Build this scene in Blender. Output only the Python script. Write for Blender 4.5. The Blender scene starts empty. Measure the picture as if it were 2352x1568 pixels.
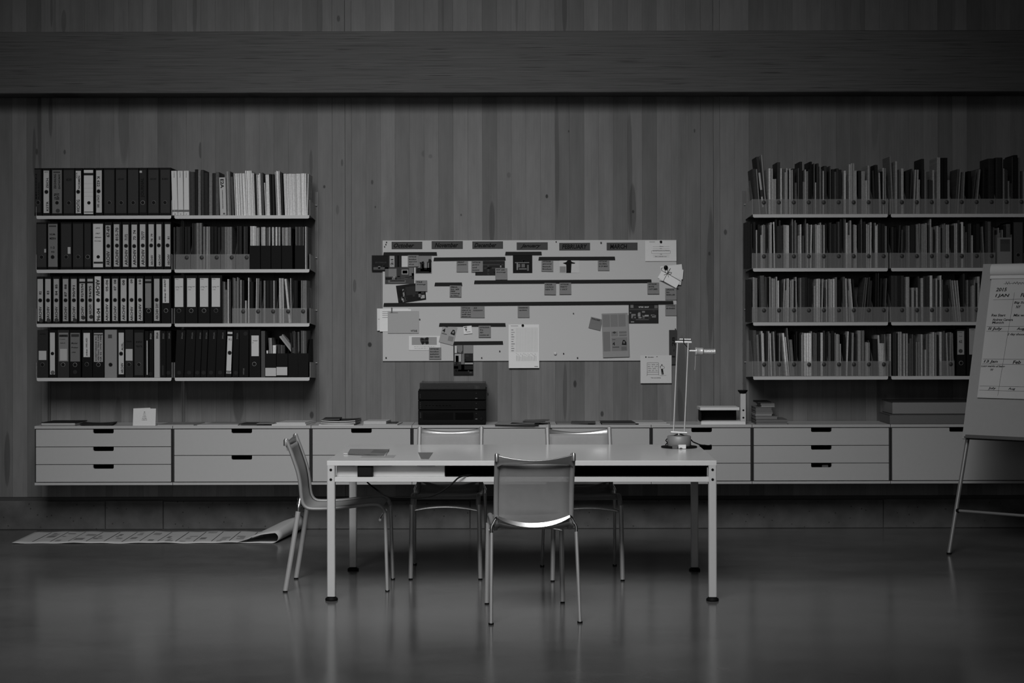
import bpy, math, random
from mathutils import Vector, Matrix
random.seed(7)
PI = math.pi
SC = bpy.context.scene
COL = SC.collection

# ---------------------------------------------------------------- camera, world, light, exposure
CH = 1.4825                     # lens height above the floor
FP, PX, PY, ROLL = 3750.0, 1176.0, 715.0, 0.002
cam_d = bpy.data.cameras.new('camera'); cam = bpy.data.objects.new('camera', cam_d); COL.objects.link(cam)
cam.location = (0, 0, CH); cam.rotation_euler = (PI/2, ROLL, 0)
cam_d.sensor_width = 36; cam_d.lens = 36*FP/2352; cam_d.shift_y = -(784-PY)/2352
cam_d.clip_end = 100
SC.camera = cam
SC.view_settings.view_transform = 'Standard'; SC.view_settings.look = 'None'
SC.view_settings.gamma = 1; SC.view_settings.use_curve_mapping = False
SC.view_settings.exposure = 0.0
w = bpy.data.worlds.new('world'); SC.world = w; w.use_nodes = True
w.node_tree.nodes['Background'].inputs[0].default_value = (0.5, 0.5, 0.5, 1)
w.node_tree.nodes['Background'].inputs[1].default_value = 0.25

def area(name, loc, aim, sx, sy, power, spread=180):
    d = bpy.data.lights.new(name, 'AREA'); d.shape = 'RECTANGLE'; d.size = sx; d.size_y = sy
    d.energy = power; d.spread = math.radians(spread); d.color = (1, 1, 1)
    o = bpy.data.objects.new(name, d); COL.objects.link(o); o.location = loc
    o.rotation_euler = (Vector(aim)-Vector(loc)).to_track_quat('-Z', 'Y').to_euler()
    return o
area('roof_light', (-1.0, 3.3, 6.25), (-0.62, 10.0, 1.45), 3.8, 4.2, 109, 60)
area('rear_fill_light', (-2.4, -2.7, 2.8), (-0.9, 10.5, 1.0), 3.6, 2.4, 15, 115)  # fill added behind the camera to lift the shaded parts

# ---------------------------------------------------------------- helpers
def W(px, py, Y):
    """a point of the photograph on the vertical plane at distance Y"""
    x = px + ROLL*(py-PY); y = py - ROLL*(px-PX)
    return ((x-PX)*Y/FP, CH-(y-PY)*Y/FP)
def S(Y): return FP/Y
def lin(v):
    v /= 255.0
    return v/12.92 if v <= 0.04045 else ((v+0.055)/1.055)**2.4
KI = 0.57
def A(v): return max(0.004, min(0.86, lin(v)/KI))

_M = {}
def nodes_of(m):
    m.use_nodes = True
    nt = m.node_tree; return nt, nt.nodes['Principled BSDF']
def mat(name, a, rough=0.6, metal=0.0, var=0.06, scale=30.0, spec=0.5, bump=0.0, stretch=(1, 1, 1), alpha=None):
    k = (name, round(a, 4), rough, metal, var, scale, spec, bump, stretch)
    if k in _M: return _M[k]
    m = bpy.data.materials.new(name); nt, b = nodes_of(m)
    b.inputs['Roughness'].default_value = rough; b.inputs['Metallic'].default_value = metal
    b.inputs['Specular IOR Level'].default_value = spec
    tc = nt.nodes.new('ShaderNodeTexCoord'); mp = nt.nodes.new('ShaderNodeMapping'); mp.inputs['Scale'].default_value = stretch
    no = nt.nodes.new('ShaderNodeTexNoise'); no.inputs['Scale'].default_value = scale; no.inputs['Detail'].default_value = 3
    r = nt.nodes.new('ShaderNodeMapRange'); r.inputs[3].default_value = a*(1-var); r.inputs[4].default_value = min(1, a*(1+var))
    nt.links.new(tc.outputs['Object'], mp.inputs[0]); nt.links.new(mp.outputs[0], no.inputs['Vector'])
    nt.links.new(no.outputs['Fac'], r.inputs[0]); nt.links.new(r.outputs[0], b.inputs['Base Color'])
    if bump:
        bp = nt.nodes.new('ShaderNodeBump'); bp.inputs['Strength'].default_value = bump; bp.inputs['Distance'].default_value = 0.002
        nt.links.new(no.outputs['Fac'], bp.inputs['Height']); nt.links.new(bp.outputs[0], b.inputs['Normal'])
    _M[k] = m; return m
def T(v, rough=0.6):                     # plain matt material of a given tone
    v = int(round(v/4.0)*4); return mat('tone', A(v), rough, 0, 0.03, 60, 0.06 if v < 60 else 0.35)

class MB:
    def __init__(s): s.v = []; s.f = []; s.m = []; s.sm = []
    def add(s, vs, fs, mi=0, smooth=False):
        n = len(s.v); s.v += [tuple(p) for p in vs]
        for f in fs: s.f.append(tuple(i+n for i in f)); s.m.append(mi); s.sm.append(smooth)
    def box(s, x0, x1, y0, y1, z0, z1, mi=0):
        s.add([(x0,y0,z0),(x1,y0,z0),(x1,y1,z0),(x0,y1,z0),(x0,y0,z1),(x1,y0,z1),(x1,y1,z1),(x0,y1,z1)],
              [(0,3,2,1),(4,5,6,7),(0,1,5,4),(1,2,6,5),(2,3,7,6),(3,0,4,7)], mi)
    def bbox(s, x0, x1, y0, y1, z0, z1, c=0.001, mi=0):
        """box with chamfered front (‑y) edges"""
        vs = []
        for (y, k) in ((y0, c), (y0+c, 0), (y1, 0)):
            vs += [(x0+k,y,z0+k),(x1-k,y,z0+k),(x1-k,y,z1-k),(x0+k,y,z1-k)]
        fs = [(0,1,2,3)]
        for r in (0, 4):
            for i in range(4):
                j = (i+1) % 4; fs.append((r+i, r+4+i, r+4+j, r+j))
        fs.append((11,10,9,8)); s.add(vs, fs, mi)
    def prism(s, poly, y0, y1, mi=0):
        """polygon in x,z (counter-clockwise seen from -y) between y0 and y1"""
        n = len(poly)
        vs = [(p[0], y0, p[1]) for p in poly]+[(p[0], y1, p[1]) for p in poly]
        fs = [tuple(range(n)), tuple(range(2*n-1, n-1, -1))]
        for i in range(n):
            j = (i+1) % n; fs.append((i, n+i, n+j, j))
        s.add(vs, fs, mi)
    def prismz(s, poly, z0, z1, mi=0):
        n = len(poly)
        vs = [(p[0], p[1], z0) for p in poly]+[(p[0], p[1], z1) for p in poly]
        fs = [tuple(range(n-1, -1, -1)), tuple(range(n, 2*n))]
        for i in range(n):
            j = (i+1) % n; fs.append((i, j, n+j, n+i))
        s.add(vs, fs, mi)
    def tube(s, pts, ab, n=10, side=None, mi=0, cap=True):
        """sweep an ellipse; ab = (along side, across) or a list of them"""
        P = [Vector(p) for p in pts]; k = len(P); vs = []; fs = []
        for i in range(k):
            t = (P[min(i+1, k-1)]-P[max(i-1, 0)]).normalized()
            sd = Vector(side) if side else (Vector((1,0,0)) if abs(t.x) < 0.8 else Vector((0,0,1)))
            sd = (sd-t*sd.dot(t)).normalized(); nn = t.cross(sd)
            a, b = ab[i] if isinstance(ab, list) else ab
            for j in range(n):
                th = 2*PI*j/n; vs.append(P[i]+sd*a*math.cos(th)+nn*b*math.sin(th))
        for i in range(k-1):
            for j in range(n):
                j2 = (j+1) % n; fs.append((i*n+j, i*n+j2, (i+1)*n+j2, (i+1)*n+j))
        s.add(vs, fs, mi, True)
        if cap: s.add(vs[:n], [tuple(range(n-1, -1, -1))], mi); s.add(vs[-n:], [tuple(range(n))], mi)
    def lathe(s, prof, c=(0,0,0), n=24, axis='z', mi=0):
        vs = []; fs = []; k = len(prof)
        for r, h in prof:
            for j in range(n):
                th = 2*PI*j/n; a, b = r*math.cos(th), r*math.sin(th)
                vs.append({'z': (c[0]+a, c[1]+b, c[2]+h), 'x': (c[0]+h, c[1]+a, c[2]+b), 'y': (c[0]+a, c[1]+h, c[2]-b)}[axis])
        for i in range(k-1):
            for j in range(n):
                j2 = (j+1) % n; fs.append((i*n+j, i*n+j2, (i+1)*n+j2, (i+1)*n+j))
        s.add(vs, fs, mi, True); s.add(vs[:n], [tuple(range(n-1,-1,-1))], mi); s.add(vs[-n:], [tuple(range(n))], mi)
    def grid(s, rows, mi=0, smooth=True):
        k = len(rows[0]); vs = [p for r in rows for p in r]; fs = []
        for i in range(len(rows)-1):
            for j in range(k-1): fs.append((i*k+j, i*k+j+1, (i+1)*k+j+1, (i+1)*k+j))
        s.add(vs, fs, mi, smooth)
    def mesh(s, name, mats):
        me = bpy.data.meshes.new(name); me.from_pydata(s.v, [], s.f)
        for m in mats: me.materials.append(m)
        me.polygons.foreach_set('material_index', s.m); me.polygons.foreach_set('use_smooth', s.sm)
        me.update(); return me
    def build(s, name, mats, parent=None, loc=None, rz=0, **tags):
        if not isinstance(mats, (list, tuple)): mats = [mats]
        return link(name, s.mesh(name, mats), parent, loc, rz, **tags)
def link(name, me, parent=None, loc=None, rz=0, label=None, cat=None, group=None, kind=None):
    o = bpy.data.objects.new(name, me); COL.objects.link(o)
    if parent: o.parent = parent
    if loc is not None: o.location = loc
    if rz: o.rotation_euler = (0, 0, rz)
    if label: o['label'] = label
    if cat: o['category'] = cat
    if group: o['group'] = group
    if kind: o['kind'] = kind
    return o
def thing(name, label, cat, loc=(0,0,0), rz=0, group=None):
    return link(name, None, None, loc, rz, label, cat, group)
def solidify(o, t, off=0):
    md = o.modifiers.new('thickness', 'SOLIDIFY'); md.thickness = t; md.offset = off
def bevel(o, wd, seg=2):
    md = o.modifiers.new('edge', 'BEVEL'); md.width = wd; md.segments = seg; md.limit_method = 'ANGLE'

_TX = {}
def glyphs(t, shear=0.0):
    if (t, shear) in _TX: return _TX[(t, shear)]
    c = bpy.data.curves.new('t', 'FONT'); c.body = t; c.size = 1; c.resolution_u = 2; c.shear = shear; c.offset = 0.028; c.fill_mode = 'FRONT'
    o = bpy.data.objects.new('t', c); me = bpy.data.meshes.new_from_object(o)
    vs = [(v.co.x, v.co.y) for v in me.vertices]; fs = [tuple(p.vertices) for p in me.polygons]
    bpy.data.objects.remove(o); bpy.data.curves.remove(c); bpy.data.meshes.remove(me)
    _TX[(t, shear)] = (vs, fs); return _TX[(t, shear)]
def fit_text(t, x0, x1, y0, y1, rot=0, shear=0.0):
    """2-D verts and faces of t fitted into the box, turned by rot quarter turns (1 = reads upward)"""
    vs, fs = glyphs(t, shear)
    if not vs: return [], []
    ax, bx = min(v[0] for v in vs), max(v[0] for v in vs); ay, by = min(v[1] for v in vs), max(v[1] for v in vs)
    out = []
    for x, y in vs:
        u = (x-ax)/max(1e-6, bx-ax); v = (y-ay)/max(1e-6, by-ay)
        if rot == 1: u, v = 1-v, u
        elif rot == 3: u, v = v, 1-u
        out.append((x0+u*(x1-x0), y0+v*(y1-y0)))
    return out, fs
def scrawl(x0, x1, y, h, seed, wd):
    """a hand-written line: one thin zigzag ribbon broken into words"""
    r = random.Random(seed); out = []; x = x0
    while x < x1-h*0.4:
        n = r.randint(4, 9); pts = []
        for i in range(n):
            pts.append((x, y+(h*0.5*r.uniform(0.4, 1) if i % 2 else -h*0.5*r.uniform(0.3, 1)))); x += h*r.uniform(0.22, 0.5)
            if x > x1: break
        for a, b in zip(pts, pts[1:]):
            d = math.hypot(b[0]-a[0], b[1]-a[1]) or 1; nx, ny = -(b[1]-a[1])/d*wd/2, (b[0]-a[0])/d*wd/2
            out.append([(a[0]-nx, a[1]-ny), (b[0]-nx, b[1]-ny), (b[0]+nx, b[1]+ny), (a[0]+nx, a[1]+ny)])
        x += h*0.5
    return out
ORD = ['first','second','third','fourth','fifth','sixth','seventh','eighth','ninth','tenth','eleventh','twelfth','thirteenth',
       'fourteenth','fifteenth','sixteenth','seventeenth','eighteenth','nineteenth','twentieth']
ORD += ['twenty-'+o for o in ORD[:9]]+['thirtieth']+['thirty-'+o for o in ORD[:9]]

# ---------------------------------------------------------------- materials of the setting
def wood(name, streaks=(), knots=()):
    """vertical maple boards; obj.color carries the tone of each board; a few boards carry heartwood streaks"""
    m = bpy.data.materials.new(name); nt, b = nodes_of(m); N = nt.nodes; L = nt.links
    def math_(op, a, c=None, d=None):
        n = N.new('ShaderNodeMath'); n.operation = op
        for i, q in enumerate((a, c, d)):
            if q is None: continue
            if isinstance(q, (int, float)): n.inputs[i].default_value = q
            else: L.new(q, n.inputs[i])
        return n.outputs[0]
    geo = N.new('ShaderNodeNewGeometry'); oi = N.new('ShaderNodeObjectInfo')
    def noise(sc, stretch, det=3, off=True):
        mp = N.new('ShaderNodeMapping'); mp.inputs['Scale'].default_value = stretch
        L.new(geo.outputs['Position'], mp.inputs[0])
        if off:
            cb = N.new('ShaderNodeCombineXYZ'); L.new(math_('MULTIPLY', oi.outputs['Random'], 37.0), cb.inputs[1]); L.new(math_('MULTIPLY', oi.outputs['Random'], 11.0), cb.inputs[2])
            L.new(cb.outputs[0], mp.inputs['Location'])
        n = N.new('ShaderNodeTexNoise'); n.inputs['Scale'].default_value = sc; n.inputs['Detail'].default_value = det
        L.new(mp.outputs[0], n.inputs['Vector']); return n.outputs['Fac']
    g1 = noise(1, (170, 1, 2.2), 3); g2 = noise(1, (12, 1, 1.6), 3); g3 = noise(1, (30, 1, 9), 2)
    f = math_('ADD', math_('MULTIPLY', g1, 0.30), math_('MULTIPLY', g2, 0.62)); f = math_('ADD', f, math_('MULTIPLY', g3, 0.22)); f = math_('ADD', f, 0.43)
    col = N.new('ShaderNodeSeparateColor'); L.new(oi.outputs['Color'], col.inputs[0])
    v = math_('MULTIPLY', math_('MULTIPLY', f, col.outputs[0]), A(79))
    sp = N.new('ShaderNodeSeparateXYZ'); L.new(geo.outputs['Position'], sp.inputs[0])
    wob = math_('MULTIPLY', math_('SUBTRACT', noise(1, (2, 1, 2.5), 2), 0.5), 1.0)
    for kind, items in (('s', streaks), ('k', knots)):
        for (px, py, rw, rh, dark) in items:
            x, z = W(px, py, 11.141); rx, rz = rw/336.6, rh/336.6
            dx = math_('SUBTRACT', sp.outputs[0], x)
            if kind == 's': dx = math_('ADD', dx, math_('MULTIPLY', wob, rx*0.9))
            dx = math_('ABSOLUTE', math_('DIVIDE', dx, rx)); dz = math_('ABSOLUTE', math_('DIVIDE', math_('SUBTRACT', sp.outputs[2], z), rz))
            d = math_('ADD', math_('POWER', dx, 2.0), math_('POWER', dz, 2.2 if kind == 's' else 2.0))
            mr = N.new('ShaderNodeMapRange'); mr.interpolation_type = 'SMOOTHSTEP'
            mr.inputs[1].default_value = 0.62 if kind == 's' else 0.35; mr.inputs[2].default_value = 1.12 if kind == 's' else 1.3
            mr.inputs[3].default_value = dark; mr.inputs[4].default_value = 1.0
            L.new(d, mr.inputs[0]); v = math_('MULTIPLY', v, mr.outputs[0])
    L.new(v, b.inputs['Base Color']); b.inputs['Roughness'].default_value = 0.55; b.inputs['Specular IOR Level'].default_value = 0.3
    return m

def floor_mat():
    m = bpy.data.materials.new('polished_concrete'); nt, b = nodes_of(m); N = nt.nodes; L = nt.links
    tc = N.new('ShaderNodeNewGeometry')
    def noise(sc, det=4, stretch=(1,1,1), rgh=0.55):
        mp = N.new('ShaderNodeMapping'); mp.inputs['Scale'].default_value = stretch; L.new(tc.outputs['Position'], mp.inputs[0])
        n = N.new('ShaderNodeTexNoise'); n.inputs['Scale'].default_value = sc; n.inputs['Detail'].default_value = det; n.inputs['Roughness'].default_value = rgh
        L.new(mp.outputs[0], n.inputs['Vector']); return n.outputs['Fac']
    a = noise(0.9, 6, (0.8, 1.3, 1), 0.62); c = noise(14, 4, (1, 1, 1), 0.6)
    r = N.new('ShaderNodeMapRange'); r.inputs[1].default_value = 0.32; r.inputs[2].default_value = 0.68
    r.inputs[3].default_value = 0.070; r.inputs[4].default_value = 0.136; L.new(a, r.inputs[0])
    r2 = N.new('ShaderNodeMapRange'); r2.inputs[3].default_value = 0.82; r2.inputs[4].default_value = 1.18; L.new(c, r2.inputs[0])
    mu = N.new('ShaderNodeMath'); mu.operation = 'MULTIPLY'; L.new(r.outputs[0], mu.inputs[0]); L.new(r2.outputs[0], mu.inputs[1])
    L.new(mu.outputs[0], b.inputs['Base Color'])
    rr = N.new('ShaderNodeMapRange'); rr.inputs[3].default_value = 0.13; rr.inputs[4].default_value = 0.23; L.new(a, rr.inputs[0]); L.new(rr.outputs[0], b.inputs['Roughness'])
    bp = N.new('ShaderNodeBump'); bp.inputs['Strength'].default_value = 0.08; bp.inputs['Distance'].default_value = 0.004
    L.new(noise(5, 3), bp.inputs['Height']); L.new(bp.outputs[0], b.inputs['Normal'])
    b.inputs['Specular IOR Level'].default_value = 0.4
    return m

def beam_mat():
    m = bpy.data.materials.new('laminated_veneer_beam'); nt, b = nodes_of(m); N = nt.nodes; L = nt.links
    tc = N.new('ShaderNodeNewGeometry')
    def noise(stretch, det, rgh=0.6):
        mp = N.new('ShaderNodeMapping'); mp.inputs['Scale'].default_value = stretch; L.new(tc.outputs['Position'], mp.inputs[0])
        n = N.new('ShaderNodeTexNoise'); n.inputs['Scale'].default_value = 1; n.inputs['Detail'].default_value = det; n.inputs['Roughness'].default_value = rgh
        L.new(mp.outputs[0], n.inputs['Vector']); return n.outputs['Fac']
    fine = noise((1.6, 1, 150), 4); dash = noise((3.2, 1, 190), 2, 0.4); big = noise((0.5, 1, 2), 2)
    r = N.new('ShaderNodeMapRange'); r.inputs[1].default_value = 0.3; r.inputs[2].default_value = 0.7; r.inputs[3].default_value = A(44); r.inputs[4].default_value = A(64); L.new(fine, r.inputs[0])
    d = N.new('ShaderNodeMapRange'); d.inputs[1].default_value = 0.30; d.inputs[2].default_value = 0.40; d.inputs[3].default_value = 0.3; d.inputs[4].default_value = 1; L.new(dash, d.inputs[0])
    g = N.new('ShaderNodeMapRange'); g.inputs[3].default_value = 0.85; g.inputs[4].default_value = 1.15; L.new(big, g.inputs[0])
    m1 = N.new('ShaderNodeMath'); m1.operation = 'MULTIPLY'; L.new(r.outputs[0], m1.inputs[0]); L.new(d.outputs[0], m1.inputs[1])
    m2 = N.new('ShaderNodeMath'); m2.operation = 'MULTIPLY'; L.new(m1.outputs[0], m2.inputs[0]); L.new(g.outputs[0], m2.inputs[1])
    L.new(m2.outputs[0], b.inputs['Base Color']); b.inputs['Roughness'].default_value = 0.7
    return m

def concrete_mat():
    m = bpy.data.materials.new('cast_concrete'); nt, b = nodes_of(m); N = nt.nodes; L = nt.links
    tc = N.new('ShaderNodeNewGeometry')
    n = N.new('ShaderNodeTexNoise'); n.inputs['Scale'].default_value = 7; n.inputs['Detail'].default_value = 6; L.new(tc.outputs['Position'], n.inputs['Vector'])
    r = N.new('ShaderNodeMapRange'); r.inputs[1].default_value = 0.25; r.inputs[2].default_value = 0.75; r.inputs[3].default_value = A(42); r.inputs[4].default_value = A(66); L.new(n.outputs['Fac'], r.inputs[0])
    vo = N.new('ShaderNodeTexVoronoi'); vo.inputs['Scale'].default_value = 22; L.new(tc.outputs['Position'], vo.inputs['Vector'])
    h = N.new('ShaderNodeMapRange'); h.inputs[1].default_value = 0.08; h.inputs[2].default_value = 0.13; h.inputs[3].default_value = 0.25; h.inputs[4].default_value = 1; L.new(vo.outputs['Distance'], h.inputs[0])
    mu = N.new('ShaderNodeMath'); mu.operation = 'MULTIPLY'; L.new(r.outputs[0], mu.inputs[0]); L.new(h.outputs[0], mu.inputs[1])
    L.new(mu.outputs[0], b.inputs['Base Color']); b.inputs['Roughness'].default_value = 0.85
    return m

def see_through(name, fac, a, rough=0.3, facing=0.0):
    m = bpy.data.materials.new(name); nt, b = nodes_of(m); N = nt.nodes; L = nt.links
    out = N['Material Output']; tr = N.new('ShaderNodeBsdfTransparent'); mx = N.new('ShaderNodeMixShader')
    no = N.new('ShaderNodeTexNoise'); no.inputs['Scale'].default_value = 9
    mr = N.new('ShaderNodeMapRange'); mr.inputs[3].default_value = fac*0.9; mr.inputs[4].default_value = fac*1.1
    L.new(no.outputs['Fac'], mr.inputs[0]); fo = mr.outputs[0]
    if facing:                              # a net or film closes up when seen edge-on
        lw = N.new('ShaderNodeLayerWeight'); lw.inputs[0].default_value = 0.5
        ml = N.new('ShaderNodeMath'); ml.operation = 'MULTIPLY_ADD'; ml.use_clamp = True; L.new(lw.outputs['Facing'], ml.inputs[0]); ml.inputs[1].default_value = facing; L.new(fo, ml.inputs[2]); fo = ml.outputs[0]
    L.new(fo, mx.inputs[0])
    L.new(tr.outputs[0], mx.inputs[1]); L.new(b.outputs[0], mx.inputs[2]); L.new(mx.outputs[0], out.inputs[0])
    b.inputs['Base Color'].default_value = (a, a, a, 1); b.inputs['Roughness'].default_value = rough
    return m

def spine_mat(name, printed=True):
    """cover whose tone is the object's own colour, with print along the spine"""
    m = bpy.data.materials.new(name); nt, b = nodes_of(m); N = nt.nodes; L = nt.links
    oi = N.new('ShaderNodeObjectInfo'); tc = N.new('ShaderNodeTexCoord')
    mp = N.new('ShaderNodeMapping'); mp.inputs['Scale'].default_value = (1.2, 0.5, 26)
    cb = N.new('ShaderNodeCombineXYZ'); mu = N.new('ShaderNodeMath'); mu.operation = 'MULTIPLY'; mu.inputs[1].default_value = 50
    L.new(oi.outputs['Random'], mu.inputs[0]); L.new(mu.outputs[0], cb.inputs[0]); L.new(mu.outputs[0], cb.inputs[2])
    L.new(cb.outputs[0], mp.inputs['Location']); L.new(tc.outputs['Object'], mp.inputs[0])
    n = N.new('ShaderNodeTexNoise'); n.inputs['Scale'].default_value = 1; n.inputs['Detail'].default_value = 4; L.new(mp.outputs[0], n.inputs['Vector'])
    r = N.new('ShaderNodeMapRange'); r.inputs[1].default_value = 0.38; r.inputs[2].default_value = 0.6; r.inputs[3].default_value = 0.84; r.inputs[4].default_value = 1.05
    L.new(n.outputs['Fac'], r.inputs[0])
    sc = N.new('ShaderNodeSeparateColor'); L.new(oi.outputs['Color'], sc.inputs[0])
    m2 = N.new('ShaderNodeMath'); m2.operation = 'MULTIPLY'; L.new(r.outputs[0], m2.inputs[0]); L.new(sc.outputs[0], m2.inputs[1])
    L.new(m2.outputs[0], b.inputs['Base Color']); b.inputs['Roughness'].default_value = 0.5; b.inputs['Specular IOR Level'].default_value = 0.15
    return m

WHITE = mat('white_enamel', 0.37, 0.45, 0, 0.03, 40)
SHELFM = mat('shelf_enamel', 0.47, 0.45, 0, 0.03, 40)
PLATE = mat('grey_end_plate', 0.36, 0.45, 0, 0.03, 40)
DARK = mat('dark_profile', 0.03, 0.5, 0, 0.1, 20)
BLACK = mat('black', 0.006, 0.6, 0, 0.1, 20, 0.1)
PAGES = mat('page_edges', 0.34, 0.9, 0, 0.25, 160, 0.2, 0, (8, 1, 0.3))
ALU = mat('satin_aluminium', 0.46, 0.42, 0.45, 0.05, 60)
POL = mat('polished_aluminium', 0.80, 0.25, 1.0, 0.03, 40)
TRACKM = mat('anodised_track', 0.12, 0.4, 0.6, 0.1, 30)
CLEAR = see_through('clear_plastic', 0.22, 0.34, 0.25)
MESHF = see_through('chair_netting', 0.60, 0.30, 0.7, 0.5)
RAIL = mat('rail_aluminium', 0.27, 0.5, 0.25, 0.05, 60, 0.4)
SPINE = spine_mat('spine_print')

# ---------------------------------------------------------------- the setting
YW = 11.141                                  # face of the timber wall
XL, XR, YF, ZC = -6.5, 6.5, -3.0, 6.6
b = MB(); b.box(XL-.2, XR+.2, YF-.2, YW+.3, -0.12, 0); b.build('floor', floor_mat(), kind='structure')
CONC = concrete_mat(); DIM = mat('dim_plaster', 0.10, 0.8, 0, 0.1, 3)
def ceiling_with_opening():
    b = MB(); x0, x1, y0, y1 = -3.2, 1.4, 1.2, 4.2
    b.box(XL, x0, YF, YW, ZC, ZC+.2); b.box(x1, XR, YF, YW, ZC, ZC+.2); b.box(x0, x1, YF, y0, ZC, ZC+.2); b.box(x0, x1, y1, YW, ZC, ZC+.2)
    b.build('ceiling', DIM, kind='structure')
ceiling_with_opening()
b = MB(); b.box(XL-.2, XL, YF, YW, 0, ZC); b.build('wall_left', DIM, kind='structure')
b = MB(); b.box(XR, XR+.2, YF, YW, 0, ZC); b.build('wall_right', DIM, kind='structure')
b = MB(); b.box(XL, XR, YF-.2, YF, 0, 1.0); b.box(XL, XR, YF-.2, YF, 4.6, ZC); b.box(XL, -4.5, YF-.2, YF, 1.0, 4.6); b.box(3.5, XR, YF-.2, YF, 1.0, 4.6)
b.build('wall_front', DIM, kind='structure')
# timber wall: backing, then one plank after another
Z0, _ = W(1176, 1139, YW)[1], 0
b = MB(); b.box(XL, XR, YW+0.024, YW+0.26, 0, ZC)
wall_back = b.build('wall_back', mat('wall_backing', 0.02, 0.9), kind='structure')
WOOD = wood('maple_boards')
seams = [W(793, 700, YW)[0], W(1639, 700, YW)[0]]
PW = seams[1]-seams[0]
tones = {0:.97,1:1.02,2:.93,3:1.12,4:.88,5:.93,6:1.0,7:.80,8:1.16,9:1.1,10:.74,11:.97,12:1.05,13:1.08,14:1.04,15:.82,16:.77,17:1.1,18:1.0,19:.80,20:.98,21:.76,22:1.05,23:.97,24:.9,25:.9}
STREAKS = [(95,290,8,100,.62),(118,262,5,52,.6),(285,262,13,118,.7),(462,342,4,20,.5),(716,372,4,32,.6),(1131,512,7,52,.55),(1281,360,5,150,.66),
           (1447,400,7,150,.6),(1454,480,8,60,.55),(1632,640,8,170,.62),(1566,890,11,120,.6),(815,655,4,16,.6),(546,910,13,62,.6),(736,30,9,60,.62),
           (450,25,5,60,.66),(149,45,6,28,.66),(121,20,3,40,.66),(1300,20,6,60,.55),(1297,900,5,70,.62),(15,1050,7,66,.6),(270,955,8,50,.7),(250,1125,9,60,.7),
           (1190,30,3,50,.7),(1560,950,9,60,.7),(1020,25,3,60,.75),(1985,30,9,60,.8),(2190,25,8,60,.85),(2010,260,9,90,.85),(80,345,4,60,.6)]
KNOTS = [(1257,451,3.4,5,.12),(1455,487,3,4,.2),(1060,493,2,3,.35),(856,417,3,6,.4),(863,474,2,3,.35),(746,427,3,4,.25),(849,790,5,6,.15),(1320,882,4,9,.25),
         (1382,951,4,7,.3),(971,879,2,7,.35),(1667,535,4,7,.35),(1630,584,3,5,.35),(715,951,5,9,.3),(1308,302,2,3,.3),(1597,302,2,5,.4),(95,970,4,7,.35),
         (86,344,3,8,.4),(150,345,3,6,.4),(780,41,4,8,.4),(975,352,6,8,.7),(1170,402,5,7,.72),(990,358,5,5,.7),(787,372,3,9,.5),(776,480,4,12,.7),(1120,905,2,4,.3)]
def board_edges():
    out = []; s = seams[0]-2*PW
    while s < XR:
        xs = [s, s+0.0445]
        while xs[-1]+0.0992 < s+PW-0.03: xs.append(xs[-1]+0.0992)
        if s+PW-xs[-1] > 0.115: xs.append(xs[-1]+0.06)
        xs.append(s+PW)
        out.append(xs); s += PW
    return out
PM = {}
for pi, xs in enumerate(board_edges()):
    for i, (x0, x1) in enumerate(zip(xs, xs[1:])):
        if x1 < XL+0.1 or x0 > XR-0.1: continue
        gl = 0.0017 if i == 0 else 0.00022; gr = 0.0017 if i == len(xs)-2 else 0.00022
        wd = round(x1-x0-gl-gr, 5); key = wd
        xc = (x0+x1)/2
        st = [s for s in STREAKS if x0-0.0 <= W(s[0], s[1], YW)[0] < x1]
        kn = [s for s in KNOTS if x0-0.0 <= W(s[0], s[1], YW)[0] < x1]
        if key not in PM:
            q = MB(); q.bbox(-wd/2, wd/2, 0, 0.022, 0, ZC-Z0-0.01, 0.0003); PM[key] = q.mesh('plank', [WOOD])
        me = PM[key]
        if st or kn:
            me = me.copy(); me.materials[0] = wood('maple_board_with_heartwood', st, kn)
        dpt = random.Random(i*31+pi).uniform(0, 0.0003)
        o = link('plank', me, wall_back, (xc, YW+dpt, Z0))
        t = tones.get(i, 1.0) if pi == 2 else random.Random(pi*100+i).choice([.76,.84,.9,.95,1.0,1.0,1.06,1.1])
        o.color = (t, t, t, 1)
# concrete upstand under the boards, cast in lengths
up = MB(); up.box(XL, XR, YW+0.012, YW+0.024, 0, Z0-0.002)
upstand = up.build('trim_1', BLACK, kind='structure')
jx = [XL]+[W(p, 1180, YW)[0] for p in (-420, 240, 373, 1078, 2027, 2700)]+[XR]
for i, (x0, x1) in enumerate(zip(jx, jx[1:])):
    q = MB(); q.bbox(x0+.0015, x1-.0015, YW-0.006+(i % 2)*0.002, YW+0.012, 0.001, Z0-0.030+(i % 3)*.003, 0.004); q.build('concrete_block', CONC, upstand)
q = MB(); q.box(XL, XR, YW+0.004, YW+0.022, Z0-0.03, Z0-0.003); q.build('shadow_strip', mat('shadow_gap_tone', 0.035, 0.8), upstand)  # dark colour stands in for the ledge shadow below the boards
# the beam across the wall
zb, zt = W(1176, 212.5, 10.92)[1], W(1176, 71, 10.92)[1]
b = MB(); b.bbox(XL, XR, 10.92, YW-0.0005, zb, zt, 0.004); b.build('trim_2', beam_mat(), kind='structure', label='wide laminated timber beam running across the board wall')
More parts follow.
